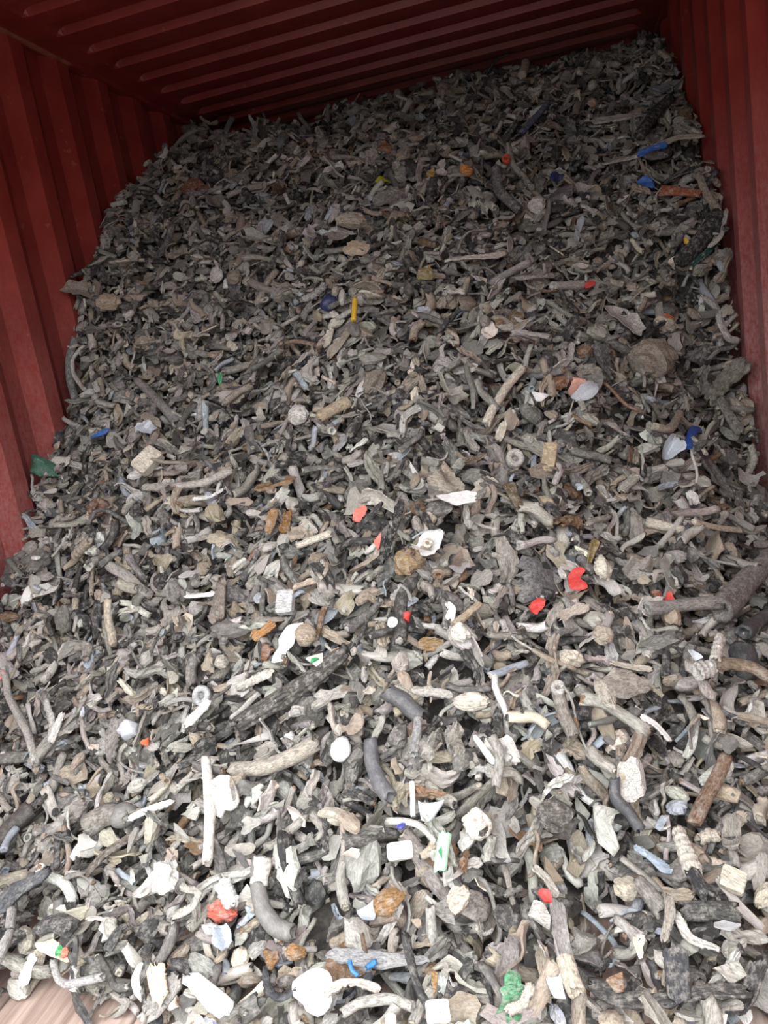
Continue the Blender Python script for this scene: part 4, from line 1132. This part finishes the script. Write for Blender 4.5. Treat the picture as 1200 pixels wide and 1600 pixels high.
F_("strip", [(86, 1106), (92, 1130), (98, 1158)], 13, srgb(196, 194, 190), "forked_strip", "scrap strip", "pale strip right of the long pale stick, left arm of a fork", "left arm of the pale fork", curl=1.4)
F_("strip", [(114, 1126), (106, 1148), (96, 1172)], 12, srgb(200, 198, 192), "forked_strip", "scrap strip", "pale strip leaning against the left arm of the fork", "right arm of the pale fork", curl=1.4)
F_("strip", [(186, 1200), (190, 1160), (200, 1130)], 26, srgb(122, 118, 114), "sheath_strip_long", "scrap strip", "long grey ridged strip right of the pale fork", "grey ridged strip by the fork", k=10)
F_("rod", [(176, 946), (178, 978), (186, 1016)], 13, srgb(190, 178, 160), "scrap_bone", "stick", "beige bone-like stick on the left flank", "beige bone-like stick", rough=0.14)
F_("strip", [(292, 930), (300, 940), (342, 933)], 11, WHITE, "white_bracket", "plastic bracket", "white L-shaped bracket on the left flank", "white L-shaped bracket", smooth=True, curl=0.8)
F_("strip", [(348, 985), (352, 950), (356, 918)], 25, srgb(146, 134, 124), "sheath_strip_long", "scrap strip", "brownish flat strip right of the white L-shaped bracket", "brownish strip by the bracket", curl=0.5)
F_("block", ((453, 952), (26, 34), 5), 0, srgb(204, 204, 206), "pale_block", "scrap block", "pale grey block above the bright white torn plate", "pale grey block", deep=0.5)
F_("strip", [(300, 1146), (318, 1126), (338, 1106)], 15, WHITE, "white_strip", "scrap strip", "white straight strip left of the long dark ridged cable", "white straight strip", curl=0.7, flute=False)
F_("ring", ((320, 1092), (28, 32), 10), 0, srgb(186, 188, 190), "pale_ring", "ring", "pale ring above the white straight strip", "pale ring", deep=0.5)
F_("lump", ((215, 1148), (30, 30), 0), 0, srgb(196, 200, 206), "pale_lump", "scrap lump", "pale blue-grey lump left of the white straight strip", "pale blue-grey lump", smooth=True)
F_("plate", ((232, 1162), (12, 12), 0), 0, srgb(220, 110, 70), "orange_chip", "plastic chip", "small orange chip below the pale blue-grey lump", "small orange chip", smooth=True)
F_("strip", [(380, 1088), (405, 1075), (436, 1062)], 15, srgb(206, 200, 190), "scrap_bone", "scrap strip", "pale strip just above the long dark ridged cable", "pale strip above the cable", curl=1.6)
F_("strip", [(48, 1545), (54, 1520), (66, 1498)], 17, WHITE, "white_strip", "plastic strip", "white curled strip on the edge of the bare wooden floor", "white curled strip by the floor", smooth=True)
F_("plate", ((98, 1490), (46, 26), -30), 0, srgb(232, 216, 192), "colour_film", "plastic film", "cream film with red and green bits near the bottom left", "cream film with red and green", crumple=1.0, smooth=True,
   parts=(("red_bit", "plate", ((118, 1496), (14, 14), 0), 0, srgb(222, 120, 100), {"lift": 0.008}), ("green_bit", "plate", ((112, 1494), (12, 16), 0), 0, srgb(60, 150, 90), {"lift": 0.010})))
F_("tube", [(102, 1510), (112, 1538), (124, 1546), (180, 1534)], 13, srgb(160, 160, 160), "elbow_hose", "hose", "grey elbow tube on the floor below the cream film", "grey elbow tube on the floor")
F_("strip", [(302, 1528), (328, 1550), (366, 1586)], 28, WHITE, "white_wedge", "plastic wedge", "long white wedge at the bottom left", "long white wedge", curl=0.9, flute=False, smooth=True)
F_("strip", [(240, 1590), (262, 1560), (290, 1530)], 34, srgb(166, 162, 158), "sheath_strip_long", "scrap strip", "broad grey strip left of the long white wedge", "broad grey strip by the wedge", curl=0.5, flute=False)
F_("plate", ((357, 1470), (34, 32), 30), 0, srgb(180, 190, 204), "metal_plate", "scrap plate", "pale blue folded piece below the red crumpled film", "pale blue folded piece", smooth=True, crumple=0.5)
F_("strip", [(208, 1450), (195, 1465), (180, 1492)], 14, srgb(84, 84, 84), "rubber_strip", "rubber strip", "dark strip left of the pale looped strip", "dark strip by the looped strip")
F_("rod", [(84, 1455), (110, 1450), (130, 1460)], 30, srgb(76, 76, 76), "rubber_bar", "rubber bar", "dark smooth bar above the cream film", "dark smooth bar", flat=0.6)

landmarks = []                                                   # (short name, picture x, y)
frg = np.random.default_rng(5)


def make_feature(kind, pts, w, tint, name, parent, kw, record):
    st_, local = feat_stack(kind, pts, w, frg, kw)
    mat = M_SMOOTH if kw.get("smooth") or kind in ("plate", "ring", "block") and kw.get("smooth") else M_ROUGH
    flat_ = kind in ("plate", "lump", "block")
    return st_, local, mat, not flat_ or bool(kw.get("smooth") and kind == "lump")


MAIN_PART = {"rubber_bar": "rubber_core", "cable_length": "sheath", "taped_cable": "tape_wrap", "elbow_hose": "hose_wall", "branch_tube": "tube_wall", "tube_long": "tube_wall", "long_tube": "tube_wall",
             "printed_tube": "tube_wall", "pipe_offcut": "pipe_wall", "label_plate": "plate_body", "red_plate": "plate_body", "burnt_stick": "wood_body", "colour_film": "film_sheet", "pink_film": "film_sheet",
             "crumpled_sheet": "film_sheet", "white_clip": "clip_body", "brown_ferrule": "ferrule_wall", "spotted_lump": "lump_body", "white_stone": "lump_body", "pale_lump": "lump_body"}
NAME_FIX = {"scrap_sliver_long": "long_sliver", "sheath_strip_long": "long_strip", "tube_long": "long_tube", "ribbed_sleeve_long": "long_ribbed_sleeve", "scrap_lump_pale": "pale_lump", "scrap_bone": "bone_shaped_strip"}


def extent(ft):                                                  # large ones go down first, small ones end on top
    if ft[0] in ("tube", "rod", "strip"):
        return ft[2] * sum(math.dist(a_, b_) for a_, b_ in zip(ft[1][:-1], ft[1][1:]))
    return ft[1][1][0] * ft[1][1][1]


for kind, pts, w, tint, name, cat, label, short, parts, kw in sorted(FEATURES, key=extent, reverse=True):
    name = NAME_FIX.get(name, name)
    st_, local, mat, smooth = make_feature(kind, pts, w, tint, name, None, kw, True)
    st_, lift = lay(st_, 0.86, 0.006)
    org = st_.reshape(-1, 3).mean(0)
    me = build_mesh(name, [st_], [np.array(tint)], [local.reshape(-1, 3) + frg.uniform(-5, 5, 3)], mat, smooth, org)
    if parts:
        o = link(name, None, org)
        link(MAIN_PART.get(name, "body"), me, org, o)
    else:
        o = link(name, me, org)
    o["label"] = label; o["category"] = cat
    pp = project(org[None])[0]
    landmarks.append((short, pp[0], pp[1]))
    for pn, pk, ppts, pw, ptint, pkw in parts:
        ps, pl, pm, psm = make_feature(pk, ppts, pw, ptint, pn, o, pkw, False)
        ps = ps + NOR * (lift + pkw.get("lift", 0.0))
        po = ps.reshape(-1, 3).mean(0)
        link(pn, build_mesh(pn, [ps], [np.array(ptint)], [pl.reshape(-1, 3) + 3.3], pm, psm, po), po, o)

# ------------------------------------------------------------------ which pieces show, and how large
def id_buffer(campos, dx=0.0):
    W, H, sc = 400, 534, 3.0
    allP, ids = [], []
    for k, p in enumerate(pieces):
        q = p.rings
        mid = (q[:-1] + q[1:]) / 2
        mid2 = (mid + np.roll(mid, -1, axis=1)) / 2
        a = np.concatenate([q.reshape(-1, 3), mid2.reshape(-1, 3)])
        allP.append(a); ids.append(np.full(len(a), k, np.int32))
    P = np.concatenate(allP); I = np.concatenate(ids)
    d = P - campos
    z = d @ FWD
    x = ((600 + FOC * (d @ RGT) / z) / sc).astype(int); y = ((800 - FOC * (d @ UPV) / z) / sc).astype(int)
    ok = (x >= 0) & (x < W) & (y >= 0) & (y < H) & (z > 0.1)
    key = y[ok] * W + x[ok]; z = z[ok]; I = I[ok]
    o = np.argsort(-z, kind="stable")
    buf = np.full(W * H, -1, np.int32)
    buf[key[o]] = I[o]
    return np.bincount(buf[buf >= 0], minlength=len(pieces))


vis0 = id_buffer(CAM)
vis = vis0 + id_buffer(CAM + RGT * 0.45) + id_buffer(CAM - RGT * 0.45) + id_buffer(CAM + UPV * 0.35)
for k, p in enumerate(pieces):
    p.vis = vis0[k]
    p.centre = p.rings.reshape(-1, 3).mean(0)
    p.px = project(p.centre[None])[0]

MOST = 300
single, rest = [], []
for ki in range(len(KINDS)):
    idx = [k for k, p in enumerate(pieces) if p.kind == ki and vis[k] > 0]
    idx.sort(key=lambda k: -vis0[k])
    inframe = [k for k in idx if vis0[k] >= 6 and 4 < pieces[k].px[0] < 1196 and 4 < pieces[k].px[1] < 1596][:MOST]
    chosen = set(inframe)
    single.append(inframe); rest.append([k for k in idx if k not in chosen])

# ------------------------------------------------------------------ labels that point at one piece: what it looks like and which odd piece it lies next to
LM = np.array([(a, b) for _, a, b in landmarks])
used = set()
cls = {}
for ki in range(len(KINDS)):
    for k in single[ki]:
        p = pieces[k]
        cls.setdefault((PALETTE[p.pal][0], KINDS[ki][4] if p.bend else KINDS[ki][3]), []).append(k)
WORDS_DIR = ("right of", "above", "left of", "below")
ORD = ("", "second ", "third ", "fourth ", "fifth ", "sixth ")
label_of = {}
for (colour, noun), ks in cls.items():
    XY = np.array([pieces[k].px[:2] for k in ks])
    D = XY[:, None, :] - LM[None]
    dist = np.hypot(D[..., 0], D[..., 1])
    sect = (np.round(np.arctan2(-D[..., 1], D[..., 0]) / (math.pi / 2)).astype(int)) % 4
    for a, k in enumerate(ks):
        best = None
        for l in np.argsort(dist[a])[:14]:
            same = (sect[:, l] == sect[a, l]) & (dist[:, l] < dist[a, l])
            r = int(same.sum())
            if r < len(ORD):
                cost = dist[a, l] * (1 + 0.7 * r)
                if best is None or cost < best[0]:
                    near = "close " if False else ""
                    txt = f"{ORD[r]}{colour} {noun} {WORDS_DIR[sect[a, l]]} the {landmarks[l][0]}"
                    if r == 0:
                        txt = f"nearest {colour} {noun} {WORDS_DIR[sect[a, l]]} the {landmarks[l][0]}"
                    else:
                        txt = f"{ORD[r]}nearest {colour} {noun} {WORDS_DIR[sect[a, l]]} the {landmarks[l][0]}"
                    if txt not in used and len(txt.replace('-', ' ').split()) <= 16:
                        best = (cost, txt)
        if best is None:
            l = int(np.argmin(dist[a])); best = (0, f"{colour} {noun} further {WORDS_DIR[sect[a, l]]} the {landmarks[l][0]}")
        used.add(best[1])
        label_of[k] = best[1]

CATS = {"tube_offcut": "tube", "cable_offcut": "cable", "sheath_strip": "strip", "scrap_flake": "flake", "scrap_lump": "lump", "scrap_shard": "shard", "scrap_sliver": "sliver", "ribbed_sleeve": "sleeve"}
for ki, (name, _b, _s, noun, noun2, mat, smooth, stuff_name, group) in enumerate(KINDS):
    for rank_, k in enumerate(single[ki]):
        p = pieces[k]
        me = build_mesh(name, [p.rings], [p.tint], [p.loc], mat, smooth, p.centre, [p.gloss])
        two = name == "cable_offcut" and rank_ < 150 or name == "tube_offcut" and rank_ < 100
        if two:
            o = link(name, None, p.centre)
            link("sheath" if name == "cable_offcut" else "tube_wall", me, p.centre, o)
        else:
            o = link(name, me, p.centre)
        o["label"] = label_of[k]; o["category"] = CATS[name]; o["group"] = group
        if two:                                                  # what shows at the cut ends: a solid core, or a hollow lining
            q = p.rings.mean(1)[2:-2]
            rad = p.rings[2:-2] - q[:, None, :]
            if name == "cable_offcut":
                cen = np.concatenate([[q[0]], q, [q[-1]]])
                rad = np.concatenate([rad[:1] * 0.3, rad * 0.56, rad[-1:] * 0.3])
                e_ = 2
            else:
                cen = np.concatenate([[q[1], q[0]], q, [q[-1], q[-2]]])
                rad = np.concatenate([rad[1:2] * 0.34, rad[:1] * 0.42, rad * 0.66, rad[-1:] * 0.42, rad[-2:-1] * 0.34])
                e_ = 3
            stc = cen[:, None, :] + rad
            d0 = (q[0] - q[1]); d1 = (q[-1] - q[-2])
            stc[e_ - 2:e_] += d0 / np.linalg.norm(d0) * 0.003; stc[-e_:len(stc) - e_ + 2] += d1 / np.linalg.norm(d1) * 0.003
            ct = np.array(srgb(*[(196, 188, 172), (150, 120, 92), (70, 68, 66), (176, 174, 170)][int(rng.integers(4))]))
            co = stc.reshape(-1, 3).mean(0)
            pn = "core" if name == "cable_offcut" else "lining"
            link(pn, build_mesh(pn, [stc], [ct], [stc.reshape(-1, 3) + 1.7], M_ROUGH, True, co), co, o)
    ks = rest[ki]
    if ks:
        org = np.array([-0.6, 2.6, 1.0])
        me = build_mesh(stuff_name, [pieces[k].rings for k in ks], [pieces[k].tint for k in ks], [pieces[k].loc for k in ks], mat, smooth, org, [pieces[k].gloss for k in ks])
        o = link(stuff_name, me, org)
        o["kind"] = "stuff"; o["category"] = "scrap"
        o["label"] = f"countless small {noun}s filling the heap between the larger pieces"
print("pieces", len(pieces), "shown", int((vis0 > 0).sum()), "single", sum(len(s) for s in single), "rest", sum(len(r) for r in rest), [len(s) for s in single])
